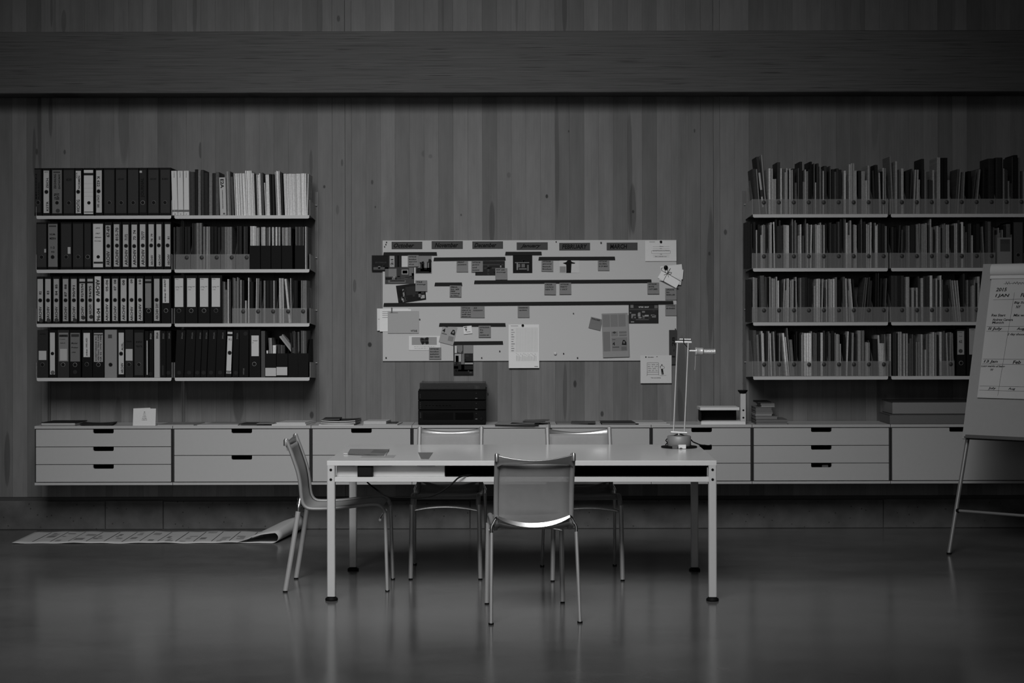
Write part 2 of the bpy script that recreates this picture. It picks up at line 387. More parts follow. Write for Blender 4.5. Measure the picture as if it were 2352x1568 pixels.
# roof light and rear window frames
def frame(name, x0, x1, y, z0, z1, n, horizontal):
    q = MB(); t = .06
    if horizontal:
        q.box(x0, x1, z0, z0+t, y, y+.2); q.box(x0, x1, z1-t, z1, y, y+.2); q.box(x0, x0+t, z0, z1, y, y+.2); q.box(x1-t, x1, z0, z1, y, y+.2)
        for i in range(1, n):
            x = x0+(x1-x0)*i/n; q.box(x-.02, x+.02, z0, z1, y, y+.2)
    else:
        q.box(x0, x1, y-.1, y, z0, z0+t); q.box(x0, x1, y-.1, y, z1-t, z1); q.box(x0, x0+t, y-.1, y, z0, z1); q.box(x1-t, x1, y-.1, y, z0, z1)
        for i in range(1, n):
            x = x0+(x1-x0)*i/n; q.box(x-.03, x+.03, y-.1, y, z0, z1)
    q.build(name, DIM, kind='structure')
frame('window_1', -3.2, 1.4, ZC, 1.2, 4.2, 3, True)
frame('window_2', -4.5, 3.5, YF, 1.0, 4.6, 4, False)

# ---------------------------------------------------------------- shelving tracks
TX = [-3.158, -2.244, -1.330, -0.663, 0.251, 0.918, 1.585, 2.499, 3.413]
TN = {0: 'far left end of the shelves', 1: 'left pair of shelf bays', 2: 'right end of the left shelves', 6: 'left end of the right shelves',
      7: 'right pair of shelf bays', 8: 'far right end of the shelves'}
tp = MB(); ztr0, ztr1 = 0.36, 2.30
for a, c, d in ((-.011, -.0045, 0), (.0045, .011, 0), (-.0045, .0045, .007)): tp.box(a, c, -.010+d, 0, 0, ztr1-ztr0)
for z in [i*0.0895 for i in range(1, 21)]: tp.box(-.0135, -.011, -.009, -.004, z, z+.006)
trk = tp.mesh('wall_track', [TRACKM])
for i, nm in TN.items():
    link('wall_track', trk, None, (TX[i], YW, ztr0), label='slim vertical metal wall track at the '+nm if i in (0, 2, 6, 8) else 'slim vertical metal wall track between the '+nm,
         cat='wall track', group='metal tracks on the board wall')

# ---------------------------------------------------------------- shelves
YS = FP/347.0                                  # front of the shelves
ZR = [2.122, 1.765, 1.407, 1.049]
ROWN = ['top', 'second', 'third', 'bottom']
BAYN = ['far left bay', 'second bay from left', 'left bay of right shelves', 'far right bay']
BAYC = [-2.701, -1.787, 2.042, 2.956]
SW = 0.892
sh = MB(); r = .010; hw = SW/2; pts = [(-hw, 0), (-hw, -.012)]
for k in range(5):
    th = PI+PI/2*k/4; pts.append((-hw+r+r*math.cos(th), -.012+r*math.sin(th)))
pts += [(-p[0], p[1]) for p in reversed(pts)]
sh.prism(list(reversed(pts))[::-1], 0, .0018)                     # folded front lip with rounded corners
sh.box(-hw, hw, .0018, YW-YS-.014, -.0016, 0)                     # tray
sh.box(-hw, hw, YW-YS-.016, YW-YS-.014, 0, .03)                   # rear upstand
shelf_me = sh.mesh('wall_shelf', [SHELFM])
ep = MB(); D = YW-YS-.014
ep.v = []; 
ep.add([(0,.004,-.001),(0,D,-.016),(0,D,.088),(0,.006,.101),(.0018,.004,-.001),(.0018,D,-.016),(.0018,D,.088),(.0018,.006,.101)],
       [(0,1,2,3),(7,6,5,4),(0,4,5,1),(1,5,6,2),(2,6,7,3),(3,7,4,0)])
plate_me = ep.mesh('end_plate', [PLATE])
pn = MB(); pn.tube([(-.006, D-.004, .086), (.012, D-.004, .086)], (.003, .003), 8, (0, 1, 0)); pin_me = pn.mesh('hanging_pin', [ALU])
for bi in range(4):
    for ri in range(4):
        s_ = link('wall_shelf', shelf_me, None, (BAYC[bi], YS, ZR[ri]), label='white metal shelf, %s one in the %s' % (ROWN[ri], BAYN[bi]), cat='shelf', group='metal wall shelves')
        for sx in (-1, 1):
            link('end_plate', plate_me, s_, (sx*(hw+.0012)-(.0018 if sx < 0 else 0), 0, 0)); link('hanging_pin', pin_me, s_, (sx*(hw+.005)-.003, 0, 0))

# ---------------------------------------------------------------- wall cabinets
YC = FP/347.7
ZCT, ZCB = 0.7315, 0.3405
CAB = [(0, 1, [3]), (1, 2, [2]), (2, 3, [2]), (3, 4, [0]), (4, 5, [0]), (5, 6, [3]), (6, 7, [3]), (7, 8, [1])]
CN = ['far left end, three drawers', 'second from left, two wide drawers', 'two narrow drawers, behind the table end', 'plain flap front, under the stereo',
      'plain flap front, behind the right back chair', 'three narrow drawers, behind the desk lamp', 'three wide drawers under the stack of books', 'one large front, behind the flip chart']
def drawer_front(w_, h_, notch, t=.016):
    q = MB(); nw, nh, rr = .068, .0265, .010; hw_ = w_/2
    if notch:
        poly = [(-hw_, 0), (hw_, 0), (hw_, h_), (nw, h_), (nw, h_-nh+rr)]
        poly += [(nw-rr+rr*math.cos(a), h_-nh+rr+rr*math.sin(a)) for a in (-.4, -.8, -1.2, -PI/2)]
        poly += [(-nw+rr-rr*math.cos(a), h_-nh+rr+rr*math.sin(a)) for a in (-PI/2, -1.2, -.8, -.4)]
        poly += [(-nw, h_-nh+rr), (-nw, h_), (-hw_, h_)]
        # split into convex pieces so the fill is clean
        q.prism([(-hw_, 0), (-nw, 0), (-nw, h_), (-hw_, h_)], 0, t); q.prism([(nw, 0), (hw_, 0), (hw_, h_), (nw, h_)], 0, t)
        q.prism([(-nw, 0), (nw, 0)]+poly[4:-2], 0, t)
        q.box(-hw_+.01, hw_-.01, t, t+.25, .004, .006, 1); q.box(-hw_+.01, hw_-.01, t+.25, t+.252, .004, h_*.8, 1)
        q.box(-hw_+.01, -hw_+.012, t, t+.25, .004, h_*.8, 1); q.box(hw_-.012, hw_-.01, t, t+.25, .004, h_*.8, 1); q.box(-nw-.02, nw+.02, t, t+.001, .01, h_-nh-.002, 1)
    else:
        q.bbox(-hw_, hw_, 0, t, 0, h_, .001)
    return q
for (i, j, n), nm in zip(CAB, CN):
    n = n[0]; x0, x1 = TX[i]+.0015, TX[j]-.0015; xc = (x0+x1)/2; wd = x1-x0; hh = ZCT-ZCB; dp = YW-YC-.012
    q = MB(); tt = .0185
    q.bbox(-wd/2, wd/2, 0, dp, hh-tt, hh, .0012); q.bbox(-wd/2, wd/2, 0, dp, 0, tt-.002, .0012)
    root = q.build('wall_cabinet', WHITE, None, (xc, YC, ZCB), label='white wall-hung cabinet, '+nm, cat='cabinet', group='wall-hung cabinets in one long row')
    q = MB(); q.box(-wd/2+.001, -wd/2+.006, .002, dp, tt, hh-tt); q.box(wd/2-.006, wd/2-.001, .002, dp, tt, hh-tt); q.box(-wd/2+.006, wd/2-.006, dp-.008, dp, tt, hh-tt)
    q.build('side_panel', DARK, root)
    zb_, zt_ = tt+.0035, hh-tt-.0045; k = max(1, n); g = .0042; fh = (zt_-zb_-(k-1)*g)/k
    for d in range(k):
        z = zb_+d*(fh+g)
        q = drawer_front(wd-.0195, fh, n > 0)
        q.build('drawer' if n > 1 else 'front_panel', [WHITE, BLACK], root, (0, .0015, z))
    if i == 6:
        q = MB(); q.box(.01, .05, .03, .04, zb_+.02, zb_+fh-.012); q.build('drawer_contents', T(60), root)

# ---------------------------------------------------------------- things on the shelves
def shelf_x(px, py, Y): return W(px, py, Y)[0]
TONE = {0: .005, 1: .014, 2: .034, 3: .08, 4: .17, 5: .31, 6: .47, 7: .68, 8: .78}
TN_ = {0: 'black', 1: 'dark', 2: 'dark grey', 3: 'grey', 4: 'mid grey', 5: 'light grey', 6: 'pale', 7: 'white', 8: 'bright white'}
# unit magazine: stiff cover round a page block (x thickness, y depth, z height), scaled to each one
um = MB(); c = .16
um.box(-.5, -.5+c, 0, 1, 0, 1); um.box(.5-c, .5, 0, 1, 0, 1); um.box(-.5+c, .5-c, 0, .012, 0, 1); um.box(-.5+c, .5-c, .02, .985, .004, .992, 1)
mag_me = um.mesh('magazine', [SPINE, PAGES])
ub = MB(); c = .10
ub.box(-.5, -.5+c, 0, 1, 0, 1); ub.box(.5-c, .5, 0, 1, 0, 1)
ub.add([(-.5, 0, 0), (-.5+c, 0, 0), (-.3, -.012, 0), (.3, -.012, 0), (.5-c, 0, 0), (-.5+c, 0, 1), (-.3, -.012, 1), (.3, -.012, 1), (.5-c, 0, 1)],
       [(1, 2, 6, 5), (2, 3, 7, 6), (3, 4, 8, 7), (5, 6, 7, 8), (4, 3, 2, 1)])
ub.box(-.5+c, .5-c, .02, .975, .010, .975, 1)
book_me = ub.mesh('book', [SPINE, PAGES])
counter = {'magazine': 0, 'book': 0}
def place_spine(x, z, wd, ht, dp, y, tone, tilt, label, group, shelfname):
    isb = wd > 0.0098  # spine width alone decides; thicker magazines are named book too
    o = link('book' if isb else 'magazine', book_me if isb else mag_me, None, (x, y, z), label=label, cat='book' if isb else 'magazine', group=group)
    counter['book' if isb else 'magazine'] += 1
    o.scale = (wd, dp, ht); o.rotation_euler = (0, tilt, 0)
    t = TONE[tone]*random.uniform(.88, 1.12); o.color = (t, t, t, 1); return o
HOLD = {}                                   # (bay,row) -> list of (x0,x1)
def holder_of(bay, row, x):
    for k, (a, c_) in enumerate(HOLD.get((bay, row), [])):
        if a-.004 <= x < c_+.004: return k
    return None
def fill(spec, ox, oy, sc, bay_of, row, zrow, setback=.035, gapfill=19, maxgap=1):
    """spec: 'x0,x1,top,tone[,dx]' in coordinates of a close look; dx is how far the foot is shifted from the head"""
    items = []
    for e in spec.split():
        q = e.split(','); x0, x1, top, tn = float(q[0]), float(q[1]), float(q[2]), int(q[3]); dx = float(q[4]) if len(q) > 4 else 0
        items.append([x0+dx, x1+dx, top, tn, dx])
    items.sort()
    out = []; prev = None
    for it in items:
        if prev is not None:
            if it[0] < prev[1]+.4: it[0] = prev[1]+.4
            if it[1]-it[0] < 5: it[1] = it[0]+5
            gap = it[0]-prev[1]
            if gapfill < gap < 110 and abs(it[4]) < 12 and abs(prev[4]) < 12:
                n = 1 if gap < 30 else 2
                wdt = (gap-3)/n
                for k in range(n): out.append([prev[1]+1+k*(wdt+.5), prev[1]+1+k*(wdt+.5)+wdt-.5, max(it[2], prev[2])+random.uniform(5, 45), random.choice([0, 1, 1, 2]), 0])
        out.append(it); prev = it
    for (x0, x1, top, tn, dx) in out:
        px0, px1 = ox+x0/sc, ox+x1/sc; pyt = oy+top/sc
        bay = bay_of((px0+px1)/2)
        Y = YS+setback
        xa, xb = W(px0, pyt, Y)[0], W(px1, pyt, Y)[0]
        zt_ = W((px0+px1)/2, pyt, Y)[1]
        nxt = ZR[ROWI(row)-1]-.026 if ROWI(row) > 0 else 99
        zt_ = min(zt_, nxt)
        ht = max(.08, zt_-zrow-.003); tilt = -math.atan2(dx/sc/S(Y), ht)
        ht = ht/max(.8, math.cos(tilt)); 
        wd = max(.0035, xb-xa)
        XS.append([bay, row, (xa+xb)/2, wd, ht, tn, tilt, zrow, Y])
def ROWI(r): return r
XS = []
def r1(px): return 2
def rb(px): return 2 if px < 2043 else 3
# right-hand shelves, first bay
fill('85,128,265,2,40 138,156,265,4,40 343,368,258,6 378,392,262,6 395,410,385,5 412,435,385,5 450,484,185,2 488,510,258,6 514,530,262,3 537,550,305,5 553,570,255,5 573,588,280,1 592,604,262,6 607,618,280,4 621,633,275,5 640,665,260,1 668,692,430,3 697,710,255,3 715,745,180,1 762,785,420,4 788,801,272,5 804,825,295,4 829,850,270,1 855,880,180,0 884,896,200,3 899,912,430,5 920,945,200,2 957,970,235,4 973,986,270,2 998,1012,290,5 1016,1050,230,2 1056,1075,300,0 1078,1092,230,3 1100,1130,270,1 1138,1160,300,3 1165,1195,260,2 1202,1235,275,1 1245,1271,290,6 1282,1300,420,3 1305,1328,212,5 1332,1345,200,5 1349,1360,200,4 1363,1377,200,5 1385,1412,288,5 1417,1452,290,1 1455,1480,295,5 1483,1497,295,5 1502,1528,405,5 1533,1547,228,5 1550,1562,228,4 1575,1592,290,2,30 1625,1662,220,1,8 1675,1692,315,5,22 1722,1740,300,0 1745,1765,258,5',
     1700, 340, 5.227, r1, 0, ZR[0])
fill('95,125,890,1 150,180,900,1 188,203,995,5 212,235,930,1 247,262,1055,5 272,286,940,5 289,301,930,4 304,316,935,4 320,342,935,1 347,361,932,5 365,379,905,6 395,406,900,7,8 415,440,870,1 446,468,950,2 472,490,880,2 495,512,940,2 516,530,935,4 533,548,935,5 551,566,938,6 569,585,940,6 590,618,940,1 622,636,860,4 640,651,900,2 655,667,880,4 670,683,910,3 688,712,1065,5 716,733,930,6 745,765,1065,3 780,791,850,3 795,812,920,5 816,830,930,3 850,866,935,6,-12 878,892,935,3 900,918,930,5 922,940,938,6 943,961,938,6 965,979,910,5 983,998,935,4 1002,1013,930,2 1016,1028,938,6 1037,1065,920,1 1070,1095,910,2 1100,1125,925,1 1128,1155,925,2 1158,1175,900,1 1178,1200,900,3 1205,1230,870,1 1233,1250,860,2 1255,1268,855,4 1272,1290,912,6 1294,1312,1060,5 1315,1330,885,5 1336,1352,935,1 1358,1377,935,5 1380,1398,940,6 1404,1440,930,1 1446,1465,850,3 1472,1505,900,1 1510,1525,930,5 1528,1548,940,5 1562,1578,908,6,-5 1583,1608,920,1 1612,1623,1110,3 1625,1637,915,5 1645,1665,952,6 1672,1690,935,5 1697,1755,930,1 1758,1777,955,4',
     1700, 340, 5.227, r1, 1, ZR[1])
fill('125,148,180,1 151,165,160,5 172,190,165,4 195,215,170,4 230,250,180,2,14 255,305,140,3,10 320,333,155,3 336,352,160,2 372,385,155,5 388,399,160,3 402,425,175,5 428,441,180,5 445,456,190,4 459,475,155,5 479,497,205,6 502,520,200,0 527,548,200,2 562,576,185,5,-14 578,592,330,5,-10 598,612,178,5,-4 615,632,178,6,-4 640,655,290,3 670,683,205,5 687,715,190,5,-4 727,743,160,5,6 762,780,170,4 788,840,165,2 845,870,165,1 874,905,180,1 912,940,190,1 945,968,275,5 977,998,185,6,-2 1004,1024,182,6,-2 1055,1070,185,5,-16 1075,1100,300,2 1112,1126,195,5 1135,1153,185,5 1157,1175,190,6 1185,1213,185,6 1217,1238,165,4 1245,1300,200,0 1305,1333,160,3 1340,1362,180,5,14 1385,1396,335,5,14 1390,1404,185,5,38 1406,1420,185,6,40 1455,1475,190,1,40 1605,1620,170,3,-62 1625,1640,175,3,-52 1650,1668,165,2,-40 1690,1715,210,2,-24 1740,1755,110,1,-8 1770,1780,105,2,-6 1800,1825,180,1,-20 1875,1890,180,3,-24',
     1700, 610, 5.6, r1, 2, ZR[2])
fill('75,118,845,3,60 135,163,900,4,55 175,203,900,2,38 216,234,855,6,46 246,260,880,6,42 275,300,880,1,20 331,345,875,2 350,365,855,5 372,388,880,6,16 415,430,860,5,18 437,455,850,1,10 462,490,910,0 493,508,880,4 538,560,880,7,46 570,584,930,6,44 590,602,815,4,52 635,670,965,4,34 680,705,900,0,12 710,735,860,1 748,775,880,1 779,791,900,5 795,806,875,5 815,840,880,7 847,873,880,7 881,908,880,7 925,937,858,5 940,952,875,4 963,976,880,4 982,1020,870,1 1027,1055,875,6 1061,1085,850,2 1090,1110,900,1 1115,1135,860,3 1141,1151,885,4 1158,1195,855,1 1206,1221,880,4 1225,1240,895,5 1243,1258,895,5 1262,1273,900,4 1276,1291,1020,5 1305,1335,900,0 1372,1392,862,6,-20 1397,1415,870,1,-14 1430,1442,880,4,-10 1446,1460,878,5,-8 1480,1495,890,2 1506,1521,850,5 1524,1546,850,5 1555,1570,850,4 1574,1590,850,4 1604,1621,1000,5 1625,1641,1005,5 1645,1661,1005,4 1680,1740,960,1 1750,1772,910,6,22 1782,1798,1015,6,18 1805,1824,1015,6,12 1841,1853,900,4,12',
     1700, 610, 5.6, r1, 3, ZR[3])
# second bay
fill('70,85,260,4,12 115,135,120,4,28 187,210,180,5 235,248,290,3 259,288,265,5 302,345,300,1 350,362,300,2 370,386,270,2,-22 427,443,280,5,-24 467,484,280,5,-12 486,500,400,5,-8 505,540,150,1 545,562,285,4 575,595,310,3 615,640,400,2 660,685,285,5 690,709,135,5 718,741,135,5 746,785,140,0 788,830,140,0 834,862,405,4 937,950,275,3,-36 962,978,275,4,-34 992,1006,310,3,-28 1032,1050,310,4,-20 1062,1100,300,0 1150,1163,280,3,-58 1196,1214,280,4,-46 1235,1258,260,1,-6 1300,1370,150,1 1376,1460,140,1 1478,1497,270,4 1501,1525,280,2 1530,1545,295,2 1549,1567,420,4 1590,1605,130,2 1610,1655,110,0 1665,1685,140,3 1692,1715,300,2 1718,1735,310,4',
     2020, 340, 5.226, rb, 0, ZR[0])
fill('17,80,920,1 85,102,950,4 132,150,965,2 157,195,970,0 235,250,945,2,-24 277,290,1000,3,-8 311,334,950,3 337,360,950,4 367,425,940,1 437,460,935,4 475,490,925,4,-8 495,508,930,4 515,526,930,5,-4 532,544,935,5,-4 552,565,920,5 590,605,940,3 618,636,870,5 641,655,970,4 682,706,955,5 711,730,970,4 755,768,940,4 773,784,925,4 795,813,940,5 817,836,940,5 842,885,950,1 890,906,925,5 911,929,925,5 935,960,890,2 980,1006,910,6 1010,1026,960,3 1030,1046,1030,3 1057,1080,930,2 1084,1096,930,3 1099,1121,1070,5 1127,1165,940,0 1172,1215,930,1 1222,1237,965,4,24 1265,1295,900,2 1300,1340,905,3 1352,1376,970,1 1381,1398,975,3 1418,1435,975,4 1441,1454,1035,4 1465,1482,1000,4 1490,1515,950,1 1525,1575,930,3',
     2020, 340, 5.226, rb, 1, ZR[1])
fill('125,165,190,2 171,210,190,2 215,250,190,1 253,290,190,2 302,325,205,5 328,343,205,5 372,387,335,5 390,405,335,5 432,453,335,5 457,475,200,2 485,512,220,5 517,550,200,2 553,592,200,2 598,627,190,6 634,655,230,3 667,684,225,5 715,736,190,6 740,755,240,3 762,815,305,1 838,851,240,4,46 860,874,250,5,48 888,902,250,5,48 918,932,250,5,40 1000,1022,170,2 1040,1058,245,4 1066,1086,245,2 1090,1108,320,4 1120,1140,310,5 1144,1161,245,4 1187,1216,205,5',
     2020, 600, 5.226, rb, 2, ZR[2])
fill('18,34,1000,5,12 120,137,885,5 155,173,870,2 176,196,870,2 221,239,860,5 244,266,860,5 281,303,880,5 318,340,880,5 344,356,1000,3 359,385,940,3 389,405,890,3 409,425,900,2 432,451,980,4 455,482,980,4 490,510,890,5 513,527,895,4 539,558,1075,5 562,581,890,4 594,611,885,5 614,631,880,5 636,656,865,6 660,677,870,4 703,728,865,6 731,750,870,3 753,770,855,3 793,806,880,5,14 846,864,870,4 872,888,880,4,12',
     2020, 600, 5.226, rb, 3, ZR[3])
def l2(px): return 1
# left-hand shelves, second bay
fill('343,408,185,2,6 412,448,150,0,6 455,492,160,4 496,530,155,2,5 537,602,200,1,5 607,651,200,4 655,698,200,1 702,750,190,3 838,855,180,4,14 858,872,180,5,14 875,889,180,4,14 892,904,180,3,14 908,940,255,3,18 950,963,207,6,22 966,979,207,7,22 982,995,207,7,22 998,1012,207,7,22 1015,1029,207,6,22 1032,1047,207,7,22 1050,1065,207,6,22 1068,1083,207,7,22 1086,1101,207,7,20 1112,1127,172,7,18 1130,1145,172,7,18 1148,1163,172,7,18 1166,1181,172,7,18 1184,1198,172,7,18 1201,1213,205,7,18 1216,1228,205,7,18 1234,1255,215,1,22 1263,1277,225,6,18 1281,1295,228,7,18 1299,1317,210,7,18 1322,1352,200,3,22 1370,1384,340,6,20 1388,1436,228,7,16 1442,1470,220,0,14 1474,1506,220,1,12 1520,1534,190,5,20 1538,1550,175,7,22 1554,1568,180,7,22 1572,1583,175,6,22 1590,1622,200,1,18 1640,1656,215,7,20 1659,1675,215,7,20 1678,1694,215,7,19 1697,1713,215,6,18 1716,1732,215,7,17 1735,1751,215,7,16 1754,1770,215,7,15 1773,1789,215,7,14 1792,1808,215,6,13 1815,1832,215,7,12 1835,1851,215,7,11 1854,1870,215,7,10 1873,1889,212,6,9 1892,1910,212,7,8 1913,1930,212,7,7 1933,1952,212,7,6 1975,1992,220,6,-14',
     380, 360, 6.031, l2, 0, ZR[0], setback=.02, gapfill=99)
fill('117,140,950,2 143,166,950,2 169,195,955,2 212,225,950,1 228,243,950,1 246,272,950,0 292,310,950,1 313,340,950,0 345,375,950,1 382,408,905,1 411,436,905,2 440,474,900,4 478,515,900,4 537,552,950,4 555,570,950,4 573,588,950,5 591,608,950,4 611,628,950,4 634,680,950,0 684,728,950,0 735,768,960,1 773,822,955,2 827,855,955,4 858,888,955,4 891,928,955,4 1000,1022,945,1 1028,1068,945,1 1090,1120,950,2 1124,1152,950,1',
     380, 360, 6.031, l2, 1, ZR[1], gapfill=99)
fill('763,783,190,3 787,800,195,4 803,826,300,4 830,850,160,6 853,875,190,2 885,905,145,3 908,925,150,4 930,950,190,3 955,970,140,4 975,990,150,3 1005,1020,175,5 1025,1055,180,1 1068,1090,450,5 1108,1123,145,6 1130,1180,200,0 1218,1233,155,5,-10 1238,1262,155,4,-14 1275,1300,190,2 1315,1340,185,4 1352,1395,185,0 1400,1440,185,1 1445,1462,185,5 1468,1495,185,1 1522,1540,155,6,4 1544,1558,155,5,4 1562,1578,155,6,6 1600,1628,165,6,58 1675,1690,155,5,8 1715,1770,185,0 1815,1838,185,4 1842,1866,185,4 1870,1895,185,4',
     380, 610, 5.808, l2, 2, ZR[2], gapfill=99)

# ---------------------------------------------------------------- clear magazine holders
def holder(w_, clear=True):
    q = MB(); t = .0016; h1, h2, d = .100, .235, .25; hw_ = w_/2
    q.box(-hw_, hw_, 0, t, 0, h1); q.box(-hw_, hw_, d-t, d, 0, h2); q.box(-hw_, hw_, t, d-t, 0, t)
    for sx in (-1, 1):
        xa = sx*hw_-(t if sx > 0 else 0); xb = xa+t
        y_ = [(t, 0), (d-t, 0), (d-t, h2), (.13, h2), (t, h1)]
        vs = [(xa, y, z) for y, z in y_]+[(xb, y, z) for y, z in y_]
        q.add(vs, [(0, 1, 2, 3, 4), (9, 8, 7, 6, 5)]+[(k, k+5, (k+1) % 5+5, (k+1) % 5) for k in range(5)])
    return q
WH = SW/9
hold_me = holder(WH-.0014).mesh('magazine_holder', [CLEAR])
q = MB(); q.lathe([(.0002, -.0007), (.0135, -.0007), (.0135, 0)], (0, 0, 0), 20, 'y'); dot_me = q.mesh('round_sticker', [mat('dark_sticker', 0.035, .6)])
def put_holder(bay, row, k, x0, label):
    o = link('magazine_holder', hold_me, None, (x0+WH/2, YS+.008, ZR[row]+.0003), label=label, cat='magazine holder', group='clear plastic magazine holders on the shelves')
    link('round_sticker', dot_me, o, (WH*.245, -.0003, .0785))
    HOLD.setdefault((bay, row), []).append((x0, x0+WH))
EDG = lambda bay: BAYC[bay]-SW/2
for bay in (2, 3):
    for row in range(4):
        for k in range(9):
            if bay == 3 and ((row == 3 and k != 4) or (row == 1 and k > 6)): continue
            if bay == 3 and row > 1 and k > 6: continue
            xx = EDG(bay)+k*WH
            if bay == 3 and row == 3: xx = W(2158.5, 840, YS)[0]
            put_holder(bay, row, k, xx, 'clear low-fronted magazine holder, %s along %s shelf of %s' % (ORD[k] if not (bay == 3 and row == 3) else 'single one', ROWN[row], BAYN[bay]))
for k in range(5): put_holder(1, 1, k, EDG(1)+.005+k*(WH+.0002), 'clear low-fronted magazine holder, %s along second shelf of second bay from left' % ORD[k])
for k in range(5): put_holder(1, 2, k, W(532.4, 720, YS)[0]+k*(WH+.0002), 'clear low-fronted magazine holder, %s along third shelf of second bay from left' % ORD[k])

# now set the magazines down, each inside its holder, and name each by its place in it
def settle():
    """push the spines apart so each stands free inside its own holder"""
    gr = {}
    for e in XS: gr.setdefault((e[0], e[1], holder_of(e[0], e[1], e[2])), []).append(e)
    for (bay, row, h), g in gr.items():
        g.sort(key=lambda e: e[2])
        if h is None: lo, hi = -99, 99
        else: lo, hi = HOLD[(bay, row)][h]; lo += .0028; hi -= .0028
        tw = sum(e[3]/math.cos(e[6])+.0006 for e in g)
        if tw > (hi-lo)*.985:
            k = (hi-lo)*.985/tw
            for e in g: e[3] *= k
        for e in g:                                    # the leaning ones stay between the side walls
            t = math.tan(e[6]); room = (hi-lo)-e[3]*1.05
            if abs(t)*.225 > room: t = math.copysign(max(0, room)/.225, t); e[6] = math.atan(t)
            a = lo+e[3]/2*1.04+max(0, -t*.225); b_ = hi-e[3]/2*1.04-max(0, t*.225); e[2] = min(max(e[2], a), max(a, b_))
        def need(p, e):
            hh = min(p[4], e[4]); w_ = (p[3]/math.cos(p[6])+e[3]/math.cos(e[6]))/2+.0004
            return max(0, (math.tan(p[6])-math.tan(e[6]))*hh)+w_
        for _ in range(5):
            for p, e in zip(g, g[1:]):
                if e[2] < p[2]+need(p, e): e[2] = p[2]+need(p, e)
            end = hi-g[-1][3]/2-max(0, math.tan(g[-1][6])*.225)
            if g[-1][2] > end and h is not None:
                g[-1][2] = end
                for p, e in list(zip(g, g[1:]))[::-1]:
                    if p[2] > e[2]-need(p, e): p[2] = e[2]-need(p, e)
            if h is None or all(lo-.0008 <= e[2]-e[3]/2+min(0, math.tan(e[6])*.225) and e[2]+e[3]/2+max(0, math.tan(e[6])*.225) <= hi+.0008 for e in g) and all(e[2] >= p[2]+need(p, e)-.0006 for p, e in zip(g, g[1:])): break
            for e in g: e[6] *= .75                     # too tight: let them stand straighter
        else:
            for e in g: e[6] = 0
            k = min(1, (hi-lo)*.97/sum(e[3]+.0004 for e in g)); x = lo
            sl = ((hi-lo)-sum(e[3]*k+.0004 for e in g))/len(g)
            for e in g: e[3] *= k; e[2] = x+e[3]/2; x += e[3]+.0004+sl
settle()
XS.sort(key=lambda e: (e[0], e[1], e[2]))
rank = {}
for e in XS:
    bay, row, x, wd, ht, tn, tilt, zr, Y = e
    h = holder_of(bay, row, x); key = (bay, row, h, TN_[tn], 'book' if wd > .0098 else 'magazine')
    rank[key] = rank.get(key, 0)+1; e.append(rank[key])
tot = dict(rank)
shortbay = ['far left bay', 'second bay', 'third bay', 'far right bay']
for e in XS:
    bay, row, x, wd, ht, tn, tilt, zr, Y, rk = e
    h = holder_of(bay, row, x); kd = 'book' if wd > .0098 else 'magazine'
    key = (bay, row, h, TN_[tn], kd)
    first = (ORD[rk-1]+' ' if tot[key] > 1 else 'only ')
    if h is not None:
        lab = '%s%s %s-thick volume in %s clear holder, %s shelf, %s' % (first, TN_[tn], kd, ORD[h] if len(HOLD[(bay, row)]) > 1 else 'the', ROWN[row], shortbay[bay])
        if tot[key] > 1: lab = lab.replace(' in ', ' from left in ', 1)
    else:
        lab = '%s%s %s-thick volume from left standing loose on %s shelf, %s' % (first, TN_[tn], kd, ROWN[row], shortbay[bay])
        if tot[key] == 1: lab = lab.replace(' from left', '')
    z = zr+(.0025 if h is not None else .0005)
    if tilt: z += abs(math.sin(tilt))*wd/2
    dp = random.uniform(.19, .215)
    yy = (YS+.0142+random.uniform(0, .012)) if h is not None else YS+(.022+random.uniform(0, .02))
    # the foot of a leaning one keeps its place: x is that of the foot
    place_spine(x, z, wd, ht, dp, yy, tn, tilt, lab, '%ss on the %s shelf of the %s' % (kd, ROWN[row], BAYN[bay]), '')

# ---------------------------------------------------------------- lever arch binders
BD = .282
def px_of(ox, oy, sc): return lambda x, y: (ox+x/sc, oy+y/sc)
YB = YS+.006
_bind = {}
def binder_mesh(wd, ht, tone):
    k = (round(wd, 3), round(ht, 3), tone)
    if k in _bind: return _bind[k]
    q = MB(); t = .0025; h = wd/2
    q.bbox(-h, h, 0, t, 0, ht, .0015)
    q.box(-h, -h+t, t, BD, 0, ht); q.box(h-t, h, t, BD, 0, ht)
    q.box(-h+t+.001, h-t-.001, .03, BD-.03, .008, ht-.012, 1)
    _bind[k] = q.mesh('binder', [T(tone, .5), PAGES]); return _bind[k]
def lettering(parent, texts, P, yoff, tone, org, name='lettering', tiltpx=0):
    """texts: (text, px0, px1, py_top, py_bottom, rot) in picture units of P, written just proud of yoff (local)"""
    q = MB(); ox, oz = org
    for t in texts:
        s_, x0, x1, y0, y1, rot = t[:6]; sk = t[6] if len(t) > 6 else 0
        a = P(x0, y1); c_ = P(x1, y0)
        vs, fs = fit_text(s_, a[0]-ox, c_[0]-ox, a[1]-oz, c_[1]-oz, rot, sk)
        q.add([(x, yoff, z) for x, z in vs], fs)
    if q.v: return q.build(name, T(tone), parent)
